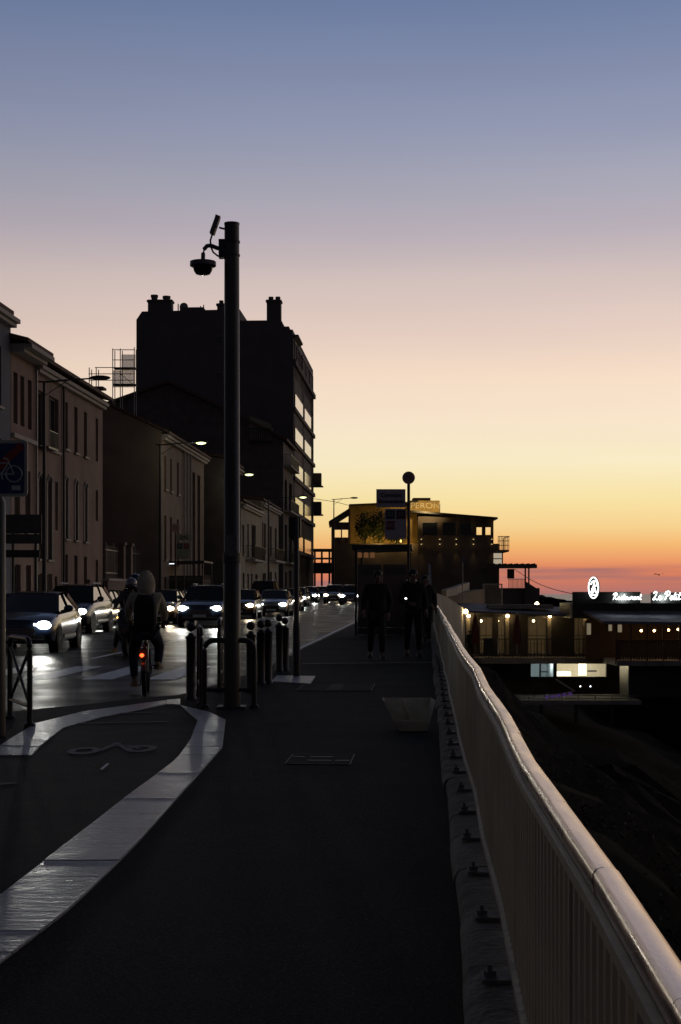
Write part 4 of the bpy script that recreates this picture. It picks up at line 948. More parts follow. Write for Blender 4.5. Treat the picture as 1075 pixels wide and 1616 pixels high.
# street lamps
def street_lamp(label, pp, d, ph, hp, hy, lit, en=0, arm0=None):
    x = X(pp,d); t = thing('street_lamp', label, 'street lamp', (x, d, g(d)), 0, 'street lamps along the far pavement'); z = Z(hy,d)-g(d); hx = X(hp,d)-x
    m2 = MB(); m2.tube([(0,0,0),(0,0,1),(0,0,z-.15)], [.11,.09,.055], 10); m2.build('pole', darkM, t)
    m2 = MB(); m2.tube([(-.25,0,z-.12),(0,0,z-.15),(hx*.5,0,z-.06),(hx,0,z)], [.03,.04,.035,.03], 8); m2.build('arm', darkM, t)
    m2 = MB(); m2.tube([(0,0,z-.7),(hx*.45,0,z-.1)], .018, 6); m2.build('stay', darkM, t)
    m2 = MB(); m2.ball((hx+.2,0,z+.02), (.42,.16,.1), 14, 8); hd = m2.build('lamp_head', darkM, t, smooth=True)
    if lit:
        m2 = MB(); m2.ball((hx+.22,-.03,z-.03), (.3,.14,.09), 12, 6); m2.build('lens', glow('lamp_lens', (.9,1,.4), 2.2), hd)
        lamp('POINT','lamp_light', hd, (hx+.22,-.05,z-.35), en, (1,.95,.65), size=.2)
    return t
street_lamp('unlit street lamp with long arm in front of the pink houses', 70, 60, 0, 150, 597, False)
street_lamp('lit street lamp on a long arm at the gable house', 253, 84, 0, 311, 698, True, 40)
street_lamp('lit street lamp just right of the camera pole', 356, 102, 0, 388, 748, True, 30)
street_lamp('lit street lamp in front of the apartment block balconies', 424, 122, 0, 474, 784, True, 30)
street_lamp('unlit street lamp against the yellow sky left of restaurant', 527, 160, 0, 556, 786, False)
# lamp post direction boards seen from behind
t = thing('direction_sign', 'dark stacked direction boards on posts at left edge, seen from behind', 'sign', (X(38,54), 54, g(54)))
kx = lambda p: X(p,54)-X(38,54); kz = lambda p: Z(p,54)-g(54)
for a, b, tt, bo, yy in ((8,66,812,842,0),(8,66,843,858,0),(8,64,868,880,-.1)): m2 = MB(); m2.box((kx((a+b)/2),yy,kz((tt+bo)/2)), (kx(b)-kx(a),.06,kz(tt)-kz(bo))); m2.build('board', blackp if tt > 860 else mat('sign_back', (.06,.055,.055), .6, var=.15), t)
for p in (20, 56): m2 = MB(); m2.tube([(kx(p),.08,0),(kx(p),.08,kz(812))], .05, 8); m2.build('post', darkM, t)

# bus stops
def shelter(label, x0, x1, d, dep, top, glass_lit=False):
    t = thing('bus_shelter', label, 'shelter', ((x0+x1)/2, d, g(d)), ANG); w = x1-x0
    m2 = MB(); m2.rings([[(-w/2-.12,y,top-.16),(w/2+.1,y,top-.1),(w/2+.1,y,top),(-w/2-.12,y,top-.02)] for y in (-.1, dep+.1)]); m2.build('roof', darkM, t)
    for xx in (-w/2, w/2):
        for y in (0, dep): m2 = MB(); m2.box((xx,y,(top-.14)/2), (.08,.08,top-.14)); m2.build('post', darkM, t)
    pg = mat('shelter_panel', (.05,.05,.047), .12, var=.2, scale=3, spec=.6)
    for a, b in ((-w/2+.05,-.02),(.02,w/2-.05)):
        m2 = MB(); m2.box(((a+b)/2,0,1.2), (b-a,.03,1.9)); p = m2.build('end_panel', pg, t)
        m2 = MB(); m2.box(((a+b)/2,-.018,1.95), (b-a-.1,.006,.22)); m2.build('notice', mat('dull_notice', (.10,.095,.07), .7, var=.3), p)
    m2 = MB(); m2.box((w/2-.02,dep/2,1.25), (.02,dep-.1,1.9)); m2.build('back_panel', pg, t)
    m2 = MB(); m2.box((w/2-.3,dep/2,.46), (.35,dep-.6,.05)); b = m2.build('bench', galv, t)
    for y in (.5, dep-.5): m2 = MB(); m2.box((w/2-.3,y,.22), (.06,.06,.44)); m2.build('bench_leg', galv, b)
    m2 = MB(); m2.box((0,.0,.13), (w-.1,.05,.2)); m2.build('kick_panel', darkM, t)
    return t
sh = shelter('dark bus shelter on our pavement behind the walkers', X(562,46), X(650,46)-.1, 46, 4.2, Z(859,46)-g(46))
for k, px in enumerate((568, 578, 588)):
    m2 = MB(); m2.box((X(px,46)-(X(562,46)+X(650,46)-.1)/2,-.05,Z(876,46)-g(46)), (.13,.02,.16)); m2.build('amber_display', glow('amber_display', (.5,.2,.06), .22), sh)
sh2 = shelter('dark bus shelter on the far pavement below the pinkish house', X(262,88), X(320,88), 88, 3.6, Z(885,88)-g(88))
m2 = MB(); m2.box((X(271,88)-(X(262,88)+X(320,88))/2,-.06,Z(889,88)-g(88)), (.3,.03,.1)); m2.build('strip_light', glow('cold_strip', (.9,.95,1), 1.6), sh2)
ink = mat('ink', (.02,.02,.02), .6); 
def stop_pole(label, px, d, disc, rdisc, boards, bm, cols):
    t = thing('bus_stop_pole', label, 'bus stop', (X(px,d), d, g(d)), 0, 'bus stop poles with route boards'); kx = lambda p: X(p,d)-X(px,d); kz = lambda p: Z(p,d)-g(d)
    m2 = MB(); m2.tube([(0,0,0),(0,0,kz(disc)-rdisc)], .045, 10); m2.build('pole', mat('brown_pole', (.06,.035,.03), .5), t)
    m2 = MB(); n = 24; m2.rings([[(rdisc*math.cos(2*math.pi*k/n), yy, kz(disc)+rdisc*math.sin(2*math.pi*k/n)) for k in range(n)] for yy in (-.03,.03)]); dsk = m2.build('disc', mat('brown_disc', (.40,.24,.21), .5), t)
    text('M', rdisc*1.2, mat('disc_mark', (.22,.15,.13), .5), dsk, (0,-.034,kz(disc)))
    for a, b, tt, bo, kind in boards:
        m2 = MB(); m2.box((kx((a+b)/2),0,kz((tt+bo)/2)), (kx(b)-kx(a),.06,kz(tt)-kz(bo))); bd = m2.build('board', bm, t)
        if kind == 'name':
            h = kz(tt)-kz(bo)
            for k, s in enumerate(('Corniche','Bonneveine')): text(s, h*.3, ink, bd, (kx((a+b)/2),-.034,kz(tt)-h*(.34+.34*k)), off=.004)
        else:
            w = (kx(b)-kx(a))
            for k, (cc, s) in enumerate(cols):
                c_ = (kx(a)+w*(.26+.48*(k%2)), kz(tt)-w*(.27+.5*(k//2)))
                m2 = MB(); m2.box((c_[0],-.034,c_[1]), (w*.4,.008,w*.4)); q = m2.build('route_tile', cc, bd)
                text(s, w*.27, mat('tile_text', (.3,.3,.3), .6), q, (c_[0],-.041,c_[1]))
    return t
tg, tr, tm = mat('tile_dark', (.03,.05,.05), .5), mat('tile_red', (.20,.03,.03), .5), mat('tile_maroon', (.08,.02,.03), .5)
stop_pole('bus stop pole with brown disc above the boards by the railing', 645, 44, 754, 10*44/F, [(594,640,772,800.5,'name'),(607.5,641.5,803,850.5,'tiles')], mat('stop_board', (.46,.40,.44), .6, var=.08), [(tg,'83'),(tm,'57'),(tr,'583')])
stop_pole('bus stop pole with small pale boards on the far pavement', 277, 86, 833, 7*86/F, [(278.5,303,843,853,'name'),(278.5,300,856,882,'tiles')], mat('pale_board', (.32,.31,.24), .6, var=.08), [(tg,'83'),(tr,'57')])
# small warning triangle and bright notice
t = thing('warning_sign', 'small triangular road sign seen from behind near the restaurant', 'sign', (X(730,105), 105, -1.0)); kz = lambda p: Z(p,105)+1.0
m2 = MB(); m2.tube([(0,0,0),(0,0,kz(884))], .035, 8); m2.build('post', galv, t)
m2 = MB(); w = .3; m2.rings([[(-w,yy,kz(888)),(w,yy,kz(888)),(0,yy,kz(877))] for yy in (-.05,-.02)]); m2.build('plate', mat('sign_back2', (.16,.15,.14), .5, metal=.4), t)
t = thing('banner', 'narrow white banner standing behind the people at the railing', 'banner', (X(676,75), 75, g(75))); kz = lambda p: Z(p,75)-g(75)
m2 = MB(); m2.tube([(0,0,0),(0,0,kz(888))], .025, 8); m2.build('pole', galv, t)
m2 = MB(); m2.rings([[(.02,yy,kz(925)),(.16,yy,kz(922)),(.12,yy,kz(892)),(.02,yy,kz(888))] for yy in (-.01,.01)]); m2.build('cloth', mat('banner_cloth', (.6,.6,.6), .8), t)
# broken tub on the pavement
x, y = P(652, 1154); tb = thing('broken_tub', 'broken open-fronted plastic tub lying on pavement by railing kerb', 'tub', (x, y, g(y)), math.radians(3))
tubm = mat('tub_plastic', (.62,.58,.44), .6, var=.3, scale=5, bump=.2); u = y/F
bot = [(-20*u,0),(22*u,0),(24*u,.3),(-20*u,.3)]; topp = [(-46*u,-.05),(36*u,-.05),(36*u,.42),(-44*u,.42)]; zt = 48*u
def panel(a, b, c, d_, nm, m=tubm):
    m2 = MB(); A_ = [Vector(v) for v in (a,b,c,d_)]; nn = (A_[1]-A_[0]).cross(A_[2]-A_[0]).normalized()*.012; m2.rings([A_, [v+nn for v in A_]]); m2.build(nm, m, tb)
b0, b1, b2, b3 = [(p[0],p[1],.006) for p in bot]; t0, t1, t2, t3 = [(p[0],p[1],zt) for p in topp]
panel(b3,b2,t2,t3,'back_wall'); panel(b0,b3,t3,t0,'side_wall'); panel(b2,b1,t1,t2,'side_wall'); panel(b0,b1,b2,b3,'floor')
panel(b0,(b0[0],b0[1]-.01,.0),(-30*u,-.05,.12),(-30*u,-.02,.12),'front_shard'); panel(b0,b1,(26*u,-.03,.1),(-28*u,-.03,.12),'front_wall')
panel((-2*u,.05,.02),(-2*u,.3,.02),(-12*u,.4,zt-.02),(-4*u,.1,zt*.5),'loose_flap', mat('tub_inside', (.6,.55,.4), .6, var=.2))

# ------------------------------------------------------------------ cars
def paintm(name, col, metal=.1): return mat('paint_'+name, col, .22, metal=metal, var=.04, scale=2, coat=.45)
headW = glow('headlight_cold', (.95,1.0,.93), 26); headY = glow('headlight_warm', (1.0,.78,.48), 18)
amber = glow('indicator', (1,.45,.1), 6)
tailM = glow('tail_light', (1,.04,.05), 3)
carglass = mat('car_glass', (.01,.011,.013), .03, var=.05, spec=.8)
SPOTS = True
def car(label, px, d, kind, pm, W_=1.78, warm=False, on=True, yaw=0.0, plate_txt=None, name='car', high=1.0, away=False, xc=None, en=900, hw=1.0):
    L, H = {'sedan':(4.4,1.44),'hatch':(4.0,1.48),'suv':(4.4,1.66),'van':(4.9,1.98)}[kind]; H *= high
    x = X(px,d) if xc is None else xc
    root = thing(name, label, 'car' if kind != 'van' else 'van', (x, d, g(d)-.10), ANG+yaw+(math.pi if away else 0), 'cars queuing along the street')
    hw_ = W_/2; cowl, wt, rt, rb = {'sedan':(1.15,2.05,3.2,3.95),'hatch':(1.0,1.85,3.3,3.85),'suv':(1.15,1.9,3.6,4.2),'van':(.8,1.5,4.5,4.75)}[kind]
    hood, belt = {'sedan':(.90,.96),'hatch':(.92,.98),'suv':(1.0,1.1),'van':(1.02,1.2)}[kind]; nose = hood-.15; low = .2 if kind != 'suv' else .26
    st = [(0.0,low+.10,nose-.07,.84),(.05,low+.04,nose,.92),(.26,low,nose+.06,.98),(cowl*.7,low,hood+.03,1.0),(cowl,low,belt-.03,1.0),(wt,low,belt,1.0),(rt,low,belt+.03,1.0),(L-.35,low+.03,belt+.02,.97),(L-.06,low+.1,belt-.03,.9),(L,low+.2,belt-.16,.82)]
    rs = []
    for yy, zl, zt_, k in st:
        h = hw_*k; mid = zl+(zt_-zl)*.45
        half = [(h*.86,zl),(h*.97,zl+.07),(h*.985,mid-.12),(h,mid),(h*.985,zt_-.13),(h*.93,zt_-.04),(h*.80,zt_),(h*.4,zt_+.025)]
        rs.append([(a, yy, b) for a, b in half]+[(0,yy,zt_+.03)]+[(-a, yy, b) for a, b in reversed(half)])
    m2 = MB(); m2.rings(rs); m2.build('body', pm, root, smooth=True)
    tw, bw = hw_*.70, hw_*.90; rz = H+.10-.10
    def arch(y, z, w, crown=.035, n=7): return [(w*math.cos(math.pi*k/(n-1)), y, z+crown*math.sin(math.pi*k/(n-1))) for k in range(n)]
    m2 = MB(); m2.rings([arch(wt,rz-.05,tw)+[(-tw*.9,wt,rz-.1),(tw*.9,wt,rz-.1)], arch(wt+.4,rz-.01,tw*1.02)+[(-tw*.9,wt+.4,rz-.07),(tw*.9,wt+.4,rz-.07)], arch(rt-.3,rz-.01,tw*1.02)+[(-tw*.9,rt-.3,rz-.07),(tw*.9,rt-.3,rz-.07)], arch(rt,rz-.06,tw)+[(-tw*.9,rt,rz-.11),(tw*.9,rt,rz-.11)]])
    m2.build('roof', pm, root, smooth=True)
    m2 = MB(); rows = []
    for t_ in (0,.33,.67,1):
        w = bw*.96+(tw-bw*.96)*t_; yy = cowl+(wt-cowl)*t_; z = belt-.02+(rz-.06-belt+.02)*t_
        rows.append([(w*(1-2*k/6), yy-.10*(1-(1-2*k/6)**2), z+.02*(1-(1-2*k/6)**2)) for k in range(7)])
    m2.rings(rows, closed=False); m2.build('windscreen', carglass, root, smooth=True)
    m2 = MB(); m2.rings([[(bw*.92*s,rb,belt) for s in (1,.3,-.3,-1)],[(tw*s,rt,rz-.07) for s in (1,.3,-.3,-1)]], closed=False); m2.build('rear_window', carglass, root)
    ym = (wt+rt)/2
    for s in (1, -1):
        for a, b, c, d_ in ((cowl+.12, ym-.03, wt+.03, ym-.03),(ym+.03, rb-.12, ym+.03, rt-.03)):
            m2 = MB(); m2.quad((s*bw*.985,a,belt-.01),(s*bw*.985,b,belt+.01),(s*tw*1.0,d_,rz-.08),(s*tw*1.0,c,rz-.08)); m2.build('side_window', carglass, root)
        for pa_, pb_, pw in (((s*bw*.97,cowl,belt-.02),(s*tw*.99,wt,rz-.06),.06),((s*bw*.97,rb,belt),(s*tw*.99,rt,rz-.07),.1),((s*bw*.985,ym,belt),(s*tw*1.0,ym,rz-.07),.07)): m2 = MB(); m2.bar(pa_, pb_, pw); m2.build('pillar', pm, root)
        m2 = MB(); m2.ball((s*(hw_+.1),cowl+.28,belt+.08), (.12,.07,.085), 12, 8); mi = m2.build('mirror', pm, root, smooth=True)
        m2 = MB(); m2.bar((s*bw,cowl+.28,belt+.0),(s*(hw_+.05),cowl+.28,belt+.05),.05); m2.build('mirror_stalk', blackp, mi)
        m2 = MB(); m2.quad((s*(hw_+.004),cowl+.3,low+.12),(s*(hw_+.004),rt-.1,low+.12),(s*(hw_+.004),rt-.1,low+.2),(s*(hw_+.004),cowl+.3,low+.2)); m2.build('sill_trim', blackp, root)
        for yy in (.82, L-.78):
            m2 = MB(); R_ = .32 if kind != 'suv' else .36; n = 18
            def disc(r, xx): return [(s*xx, yy+r*math.cos(2*math.pi*k/n), R_+r*math.sin(2*math.pi*k/n)) for k in range(n)]
            m2.rings([disc(R_,hw_-.2), disc(R_,hw_-.01), disc(R_*.94,hw_+.015), disc(R_*.66,hw_+.012)]); wh = m2.build('wheel', rubber, root, smooth=True)
            m2 = MB(); m2.rings([disc(R_*.66,hw_+.01), disc(R_*.6,hw_-.03), disc(R_*.14,hw_+.012)]); m2.build('rim', galv, wh)
            m2 = MB(); m2.rings([disc(R_*1.14,hw_-.22), disc(R_*1.14,hw_+.004)]); m2.build('wheel_arch', blackp, root)
    # front
    zh = nose-.11
    for s in (1, -1):
        m2 = MB(); x1, x0 = s*hw_*.93, s*hw_*(.93-.5*hw)
        m2.rings([[(x0,-.005,zh+.03),(x0+(x1-x0)*.5,.0,zh-.06),(x1*.96,.05,zh-.05),(x1,.30,zh+.03),(x1*.94,.24,zh+.09),(x0+(x1-x0)*.5,.03,zh+.075)],[(x0,.1,zh+.03),(x0+(x1-x0)*.5,.12,zh-.06),(x1*.9,.2,zh-.05),(x1*.94,.34,zh+.03),(x1*.88,.3,zh+.09),(x0+(x1-x0)*.5,.14,zh+.075)]])
        hl = m2.build('headlight', carglass, root)
        if on and not away:
            hm = headY if warm else headW
            xc_ = x0+(x1-x0)*.62; m2 = MB(); m2.ball((xc_,-.005,zh+.012), (.17,.055,.10), 14, 8); m2.build('bulb', hm, hl)
            m2 = MB(); m2.bar((x0+(x1-x0)*.1,-.02,zh+.03),(xc_,-.03,zh+.0),.03,.05); m2.build('daytime_strip', glow('drl', (.95,1,.9), 12), hl)
            if SPOTS and s == (1 if not away else -1) or d < 62:
                lamp('SPOT','beam', hl, (xc_,-.16,zh), en*.24, (1,.98,.9) if not warm else (1,.82,.58), rot=(math.radians(82),0,math.pi), size=.07, spot_size=math.radians(38), spot_blend=1.0)
    m2 = MB(); m2.box((0,.02,nose-.26), (hw_*1.0,.07,.2)); gr = m2.build('grille', blackp, root)
    for k in range(4): m2 = MB(); m2.box((0,-.018,nose-.33+k*.045), (hw_*.94,.02,.008)); m2.build('grille_bar', chrome, gr)
    m2 = MB(); m2.box((0,.015,low+.13), (hw_*1.5,.1,.13)); m2.build('lower_intake', blackp, root)
    for s in (-1, 1): m2 = MB(); m2.box((s*hw_*.5,-.04,low+.12), (hw_*.5,.02,.014)); m2.build('bumper_trim', chrome, root)
    m2 = MB(); m2.box((0,-.03,nose-.40), (.52,.02,.11)); pl = m2.build('number_plate', white, root)
    if plate_txt: text(plate_txt, .1, ink, pl, (0,-.042,nose-.402), ext=.001)
    if kind in ('suv','van'):
        for s in (-1, 1): m2 = MB(); m2.tube([(s*tw*.9,wt+.2,rz+.01),(s*tw*.9,wt+.3,rz+.06),(s*tw*.9,rt-.3,rz+.06),(s*tw*.9,rt-.2,rz+.01)], .02, 6); m2.build('roof_rail', galv, root)
    for s in (-1, 1):
        m2 = MB(); m2.box((s*hw_*.72,L-.02,belt-.16 if kind != 'van' else 1.65), (.2,.1,.14)); m2.build('tail_light', tailM if away else mat('tail_red', (.2,.01,.01), .3), root)
    return root
navy = paintm('navy', (.012,.020,.045)); blackc = paintm('black', (.008,.008,.01)); grey = paintm('grey', (.09,.09,.095), .6); silver = paintm('silver', (.30,.30,.31), .7)
whitec = paintm('white', (.55,.55,.54), 0); brown = paintm('bronze', (.10,.065,.045), .5); bluec = paintm('blue', (.02,.03,.055))
car('dark navy hatchback on the crossing with its left lamp glaring', 25, 36, 'sedan', navy, 1.8, plate_txt='D-546-ZN', en=1300, hw=1.0, yaw=.06)
car('dark tall estate car with roof rails behind the navy hatchback', None, 51, 'suv', blackc, 1.82, xc=-9.35, en=700)
car('small grey car third in the far-side row', None, 57.2, 'hatch', grey, 1.74, xc=-9.68, en=700)
car('dark car fourth in the far-side row, lamps off', None, 63, 'sedan', blackc, 1.76, xc=-10.1, en=700)
car('low dark car just right of the cyclist', None, 64.8, 'hatch', brown, 1.74, xc=-7.9, warm=True, en=700)
car('dark saloon left of the big off-road car', None, 70.8, 'sedan', blackc, 1.76, xc=-8.15, warm=True, en=600)
car('big dark off-road car with both lamps glaring left of pole', 315, 59.5, 'suv', bluec, 1.84, high=1.0, en=1200)
car('bronze car half hidden right behind the camera pole', None, 76, 'hatch', brown, 1.74, xc=-5.15, warm=True, en=700)
car('pale grey saloon with dark grille right of the camera pole', 428, 82, 'sedan', silver, 1.76, en=900)
car('small bronze car with one warm lamp behind the pale saloon', 452, 98, 'hatch', brown, 1.72, warm=True, en=700)
car('dark parked van behind the camera pole on far side', 412, 104, 'van', blackc, 1.85, on=False, name='van')
car('dark car with white lamps below the balconies', 486, 137, 'hatch', bluec, 1.66, en=600)
car('small dark car at the far end of the queue', 507, 146, 'hatch', blackc, 1.62, en=600)
car('boxy taxi-like car with one warm lamp near road bend', 526, 132, 'suv', silver, 1.74, warm=True, en=600)
car('dark off-road car beside the bus shelter at road end', 553, 124, 'suv', bluec, 1.84, en=700)
car('dark small car with white lamps just left of signal post', 466, 116, 'hatch', grey, 1.7, en=600)
car('last dark car of the queue between taxi and road end', 541, 150, 'hatch', blackc, 1.7, warm=True, en=500)
car('dark van with two red tail lights beyond the shelter', None, 112, 'van', blackc, 1.45, away=True, xc=X(651,108), name='van')

# ------------------------------------------------------------------ people
skin = mat('skin', (.22,.13,.095), .6, var=.08); hairm = mat('hair_dark', (.015,.012,.01), .6, var=.2, scale=40)
def skinned(name, V, Ed, Rr, m, parent, sub=1):
    me = bpy.data.meshes.new(name); me.from_pydata([tuple(v) for v in V], Ed, []); me.update()
    o = bpy.data.objects.new(name, me); C.objects.link(o)
    md = o.modifiers.new('s', 'SKIN'); md.use_smooth_shade = True
    for i, r in enumerate(Rr): me.skin_vertices[0].data[i].radius = r if isinstance(r, tuple) else (r, r)
    me.skin_vertices[0].data[0].use_root = True
    ss = o.modifiers.new('u', 'SUBSURF'); ss.levels = sub; ss.render_levels = sub
    dg = bpy.context.evaluated_depsgraph_get(); out = bpy.data.meshes.new_from_object(o.evaluated_get(dg)); out.name = name
    bpy.data.objects.remove(o); bpy.data.meshes.remove(me)
    out.materials.clear(); out.materials.append(m); out.shade_smooth()
    return put(name, out, parent)
def person(label, loc, rz, J, jacket, trousers, shoes, scale=1.0, hood=None, coat=0.0, hair=None, helmet=None, bag=None, group=None):
    """J: joints in local metres, facing -Y; keys pel, che, neck, head, sl/sr, el/er, wl/wr, hl/hr, kl/kr, al/ar, tl/tr"""
    t = thing('person', label, 'person', loc, rz, group); t.scale = (scale,)*3
    j = {k: Vector(v) for k, v in J.items()}; fw = (j['face'] if 'face' in j else Vector((0,-1,0))).normalized()
    V = []; Ed = []; R_ = []; ix = {}
    def add(k, p, r, frm=None):
        ix[k] = len(V); V.append(Vector(p)); R_.append(r)
        if frm is not None: Ed.append((ix[frm], ix[k]))
    add('pel', j['pel'], (.14,.11)); add('spine', j['pel'].lerp(j['che'],.5), (.125,.1), 'pel'); add('che', j['che'], (.15,.11), 'spine'); add('neck', j['neck'], .052, 'che')
    hd = j['head']; add('jaw', hd-Vector((0,0,.06))+fw*.012, (.062,.07), 'neck'); add('skull', hd+Vector((0,0,.03)), (.078,.092), 'jaw'); add('crown', hd+Vector((0,0,.10)), (.05,.06), 'skull')
    add('nose', hd-Vector((0,0,.008))+fw*.105, .012, 'skull')
    for s in 'lr':
        add('s'+s, j['s'+s], .06, 'che'); add('e'+s, j['e'+s], .042, 's'+s); add('w'+s, j['w'+s], .028, 'e'+s)
        dr = (j['w'+s]-j['e'+s]).normalized(); side = dr.cross(fw).normalized() if dr.cross(fw).length > .1 else Vector((1,0,0))
        p = j['w'+s]+dr*.07; add('p'+s, p, (.036,.02), 'w'+s)
        for q in range(4):
            o = side*(.026-.0175*q); l = (.075,.085,.08,.062)[q]
            add(f'f{q}{s}', p+o+dr*(.02+l*.45)+fw*.012, .009, 'p'+s); add(f'g{q}{s}', p+o+dr*(.015+l*.85)+fw*.035, .008, f'f{q}{s}')
        add('t'+s+'h', j['w'+s]+dr*.045+side*.045+fw*.02, .010, 'w'+s); add('t'+s+'i', j['w'+s]+dr*.085+side*.05+fw*.035, .009, 't'+s+'h')
        add('h'+s, j['h'+s], .088, 'pel'); add('k'+s, j['k'+s], .058, 'h'+s); add('a'+s, j['a'+s], .04, 'k'+s); add('o'+s, j['t'+s], (.04,.03), 'a'+s)
    skinned('body', V, Ed, R_, skin, t, 2)
    pv_, ch = j['pel'], j['che']
    V2 = [pv_-Vector((0,0,.06+coat)), pv_+Vector((0,0,.02)), pv_.lerp(ch,.55), ch, j['neck']-Vector((0,0,.03))]; E2 = [(0,1),(1,2),(2,3),(3,4)]; R2 = [(.185+coat*.12,.15+coat*.1),(.18,.145),(.17,.135),(.185,.14),(.075,.075)]
    for s in 'lr':
        n = len(V2); V2 += [j['s'+s], j['e'+s], j['w'+s]-(j['w'+s]-j['e'+s])*.04]; E2 += [(3,n),(n,n+1),(n+1,n+2)]; R2 += [.085,.064,.047]
    jk = skinned('jacket', V2, E2, R2, jacket, t, 2)
    V3 = [pv_]; E3 = []; R3 = [(.16,.125)]
    for s in 'lr':
        n = len(V3); V3 += [j['h'+s]-Vector((0,0,.02)), j['k'+s], j['a'+s]+(j['k'+s]-j['a'+s])*.06]; E3 += [(0,n),(n,n+1),(n+1,n+2)]; R3 += [.108,.078,.058]
    skinned('trousers', V3, E3, R3, trousers, t, 2)
    for s in 'lr':
        a_, b_ = j['a'+s], j['t'+s]; dv = (b_-a_); dv.z = 0; dv = dv.normalized() if dv.length > .01 else fw
        m2 = MB(); base = min(a_.z-.055, b_.z-.02); up = Vector((-dv.y, dv.x, 0)); rs = []
        for q, w, h in ((-.09,.03,.06),(-.07,.042,.10),(0,.045,.115),(.08,.05,.075),(.15,.048,.055),(.19,.025,.035)):
            c = a_+dv*q; rs.append([(c.x+up.x*w*e, c.y+up.y*w*e, base+h*z) for e, z in ((-1,0),(1,0),(1.0,.5),(.6,1),(-.6,1),(-1,.5))])
        m2.rings(rs); m2.build('shoe', shoes, t, smooth=True)
    for s in (-1, 1):
        sd = Vector((fw.y, -fw.x, 0))*s
        m2 = MB(); m2.ball(tuple(hd+Vector((0,0,.022))+fw*.083+sd*.032), .012, 8, 6); m2.build('eye', white, t)
        m2 = MB(); m2.ball(tuple(hd+Vector((0,0,.0))+sd*.083), (.014,.028,.034), 8, 6); m2.build('ear', skin, t)
    m2 = MB(); m2.ball(tuple(hd-Vector((0,0,.052))+fw*.076), (.026,.012,.007), 8, 5); m2.build('mouth', mat('lips', (.25,.10,.09), .5), t)
    if hair is not None:
        m2 = MB(); c = hd+Vector((0,0,.055))-fw*.022; m2.ball(tuple(c), (.096,.108,.088), 16, 10)
        if hair == 'long': m2.ball(tuple(hd-Vector((0,0,.08))-fw*.06), (.092,.06,.14), 14, 8)
        m2.build('hair', hairm, t, smooth=True)
    if hood is not None:
        m2 = MB(); rs = []; n = 16
        for k in range(9):
            a_ = k/8; z = -.15+.36*a_; w = .135*math.sqrt(max(.02, 1-((a_-.38)/.64)**2)); dp = w*1.12
            c = hd+Vector((0,0,z))-fw*(.03+.02*a_); rs.append([(c.x+w*math.cos(2*math.pi*q/n), c.y+dp*math.sin(2*math.pi*q/n), c.z) for q in range(n)])
        m2.rings(rs); m2.build('hood', hood, t, smooth=True)
    if helmet is not None:
        m2 = MB(); c = hd+Vector((0,0,.045)); rs = []; n = 18
        for k in range(9):
            b_ = math.pi/2*k/8*1.0-.35 if k < 8 else math.pi/2; ca = max(math.cos(b_), .02); rs.append([(c.x+.135*ca*math.cos(2*math.pi*q/n), c.y+.15*ca*math.sin(2*math.pi*q/n), c.z+.135*math.sin(b_)) for q in range(n)])
        m2.rings(rs); hh = m2.build('helmet', helmet, t, smooth=True)
        m2 = MB(); rs = [[(c.x+rr*math.cos(a_)*fw.y*-1, c.y-.0+rr*1.1*fw.y*math.sin(a_), c.z+z) for a_ in [math.pi*(.12+.76*q/8) for q in range(9)]] for rr, z in ((.142,-.03),(.15,-.06),(.13,-.14))]
        m2.rings(rs, closed=False); m2.build('visor', glassm, hh, smooth=True)
    if bag is not None:
        m2 = MB(); c = pv_.lerp(ch,.62)-fw*.20; rs = []
        for z, w, dp in ((-.27,.13,.07),(-.24,.155,.10),(-.05,.165,.12),(.15,.155,.105),(.24,.12,.07),(.27,.07,.03)):
            rs.append([(c.x+w*a_, c.y+dp*b_-fw.y*0, c.z+z) for a_, b_ in ((-1,-.6),(-.8,-1),(.8,-1),(1,-.6),(1,.6),(.8,1),(-.8,1),(-1,.6))])
        m2.rings(rs); bg_ = m2.build('backpack', bag, t, smooth=True)
        for s in (-1, 1): m2 = MB(); m2.tube([c+Vector((s*.10,0,.22)), j['neck']+Vector((s*.10,0,-.02)), ch+fw*.15+Vector((s*.12,0,0)), c+Vector((s*.15,0,-.2))], .02, 6); m2.build('strap', bag, bg_)
    return t
def walk(ph=.18, arm=.14, ly=0.0, lean=0.0):
    return dict(pel=(0,0,.93),che=(0,-lean,1.30),neck=(0,-lean-.01,1.50),head=(0,-lean-.02,1.62),sl=(.19,-lean,1.42),sr=(-.19,-lean,1.42),
        el=(.25,arm*.3,1.14),er=(-.25,-arm*.3,1.14),wl=(.26,-arm*.8,.93),wr=(-.26,-arm*1.2,.95),hl=(.09,0,.90),hr=(-.09,0,.90),
        kl=(.10,-ph*.75,.50),kr=(-.10,ph*.15,.48),al=(.10,-ph,.09),ar=(-.10,ph*1.1,.12),tl=(.11,-ph-.15,.035),tr=(-.11,ph*1.1-.14,.04))
blk1 = mat('cloth_black', (.012,.012,.014), .9, var=.2); blk2 = mat('cloth_charcoal', (.02,.02,.024), .9, var=.2); denim = mat('denim', (.02,.026,.045), .9, var=.2); olive = mat('cloth_hoodie', (.46,.41,.30), .95, var=.2, scale=9, bump=.3)
beigeS = mat('beige_shoe', (.30,.20,.11), .8); shoeB = mat('black_shoe', (.015,.015,.015), .6); parka = mat('cloth_parka', (.035,.035,.035), .9)
J = walk(.27, .16); J.update(el=(.28,.06,1.13), wl=(.24,-.02,.90), che=(.015,-.02,1.30), head=(.03,-.05,1.62))
x, y = P(594, 1040); person('walker in long dark coat approaching on the pavement', (x, y, g(y)), .05, J, blk1, blk2, shoeB, 1.02, coat=.28, hair='long')
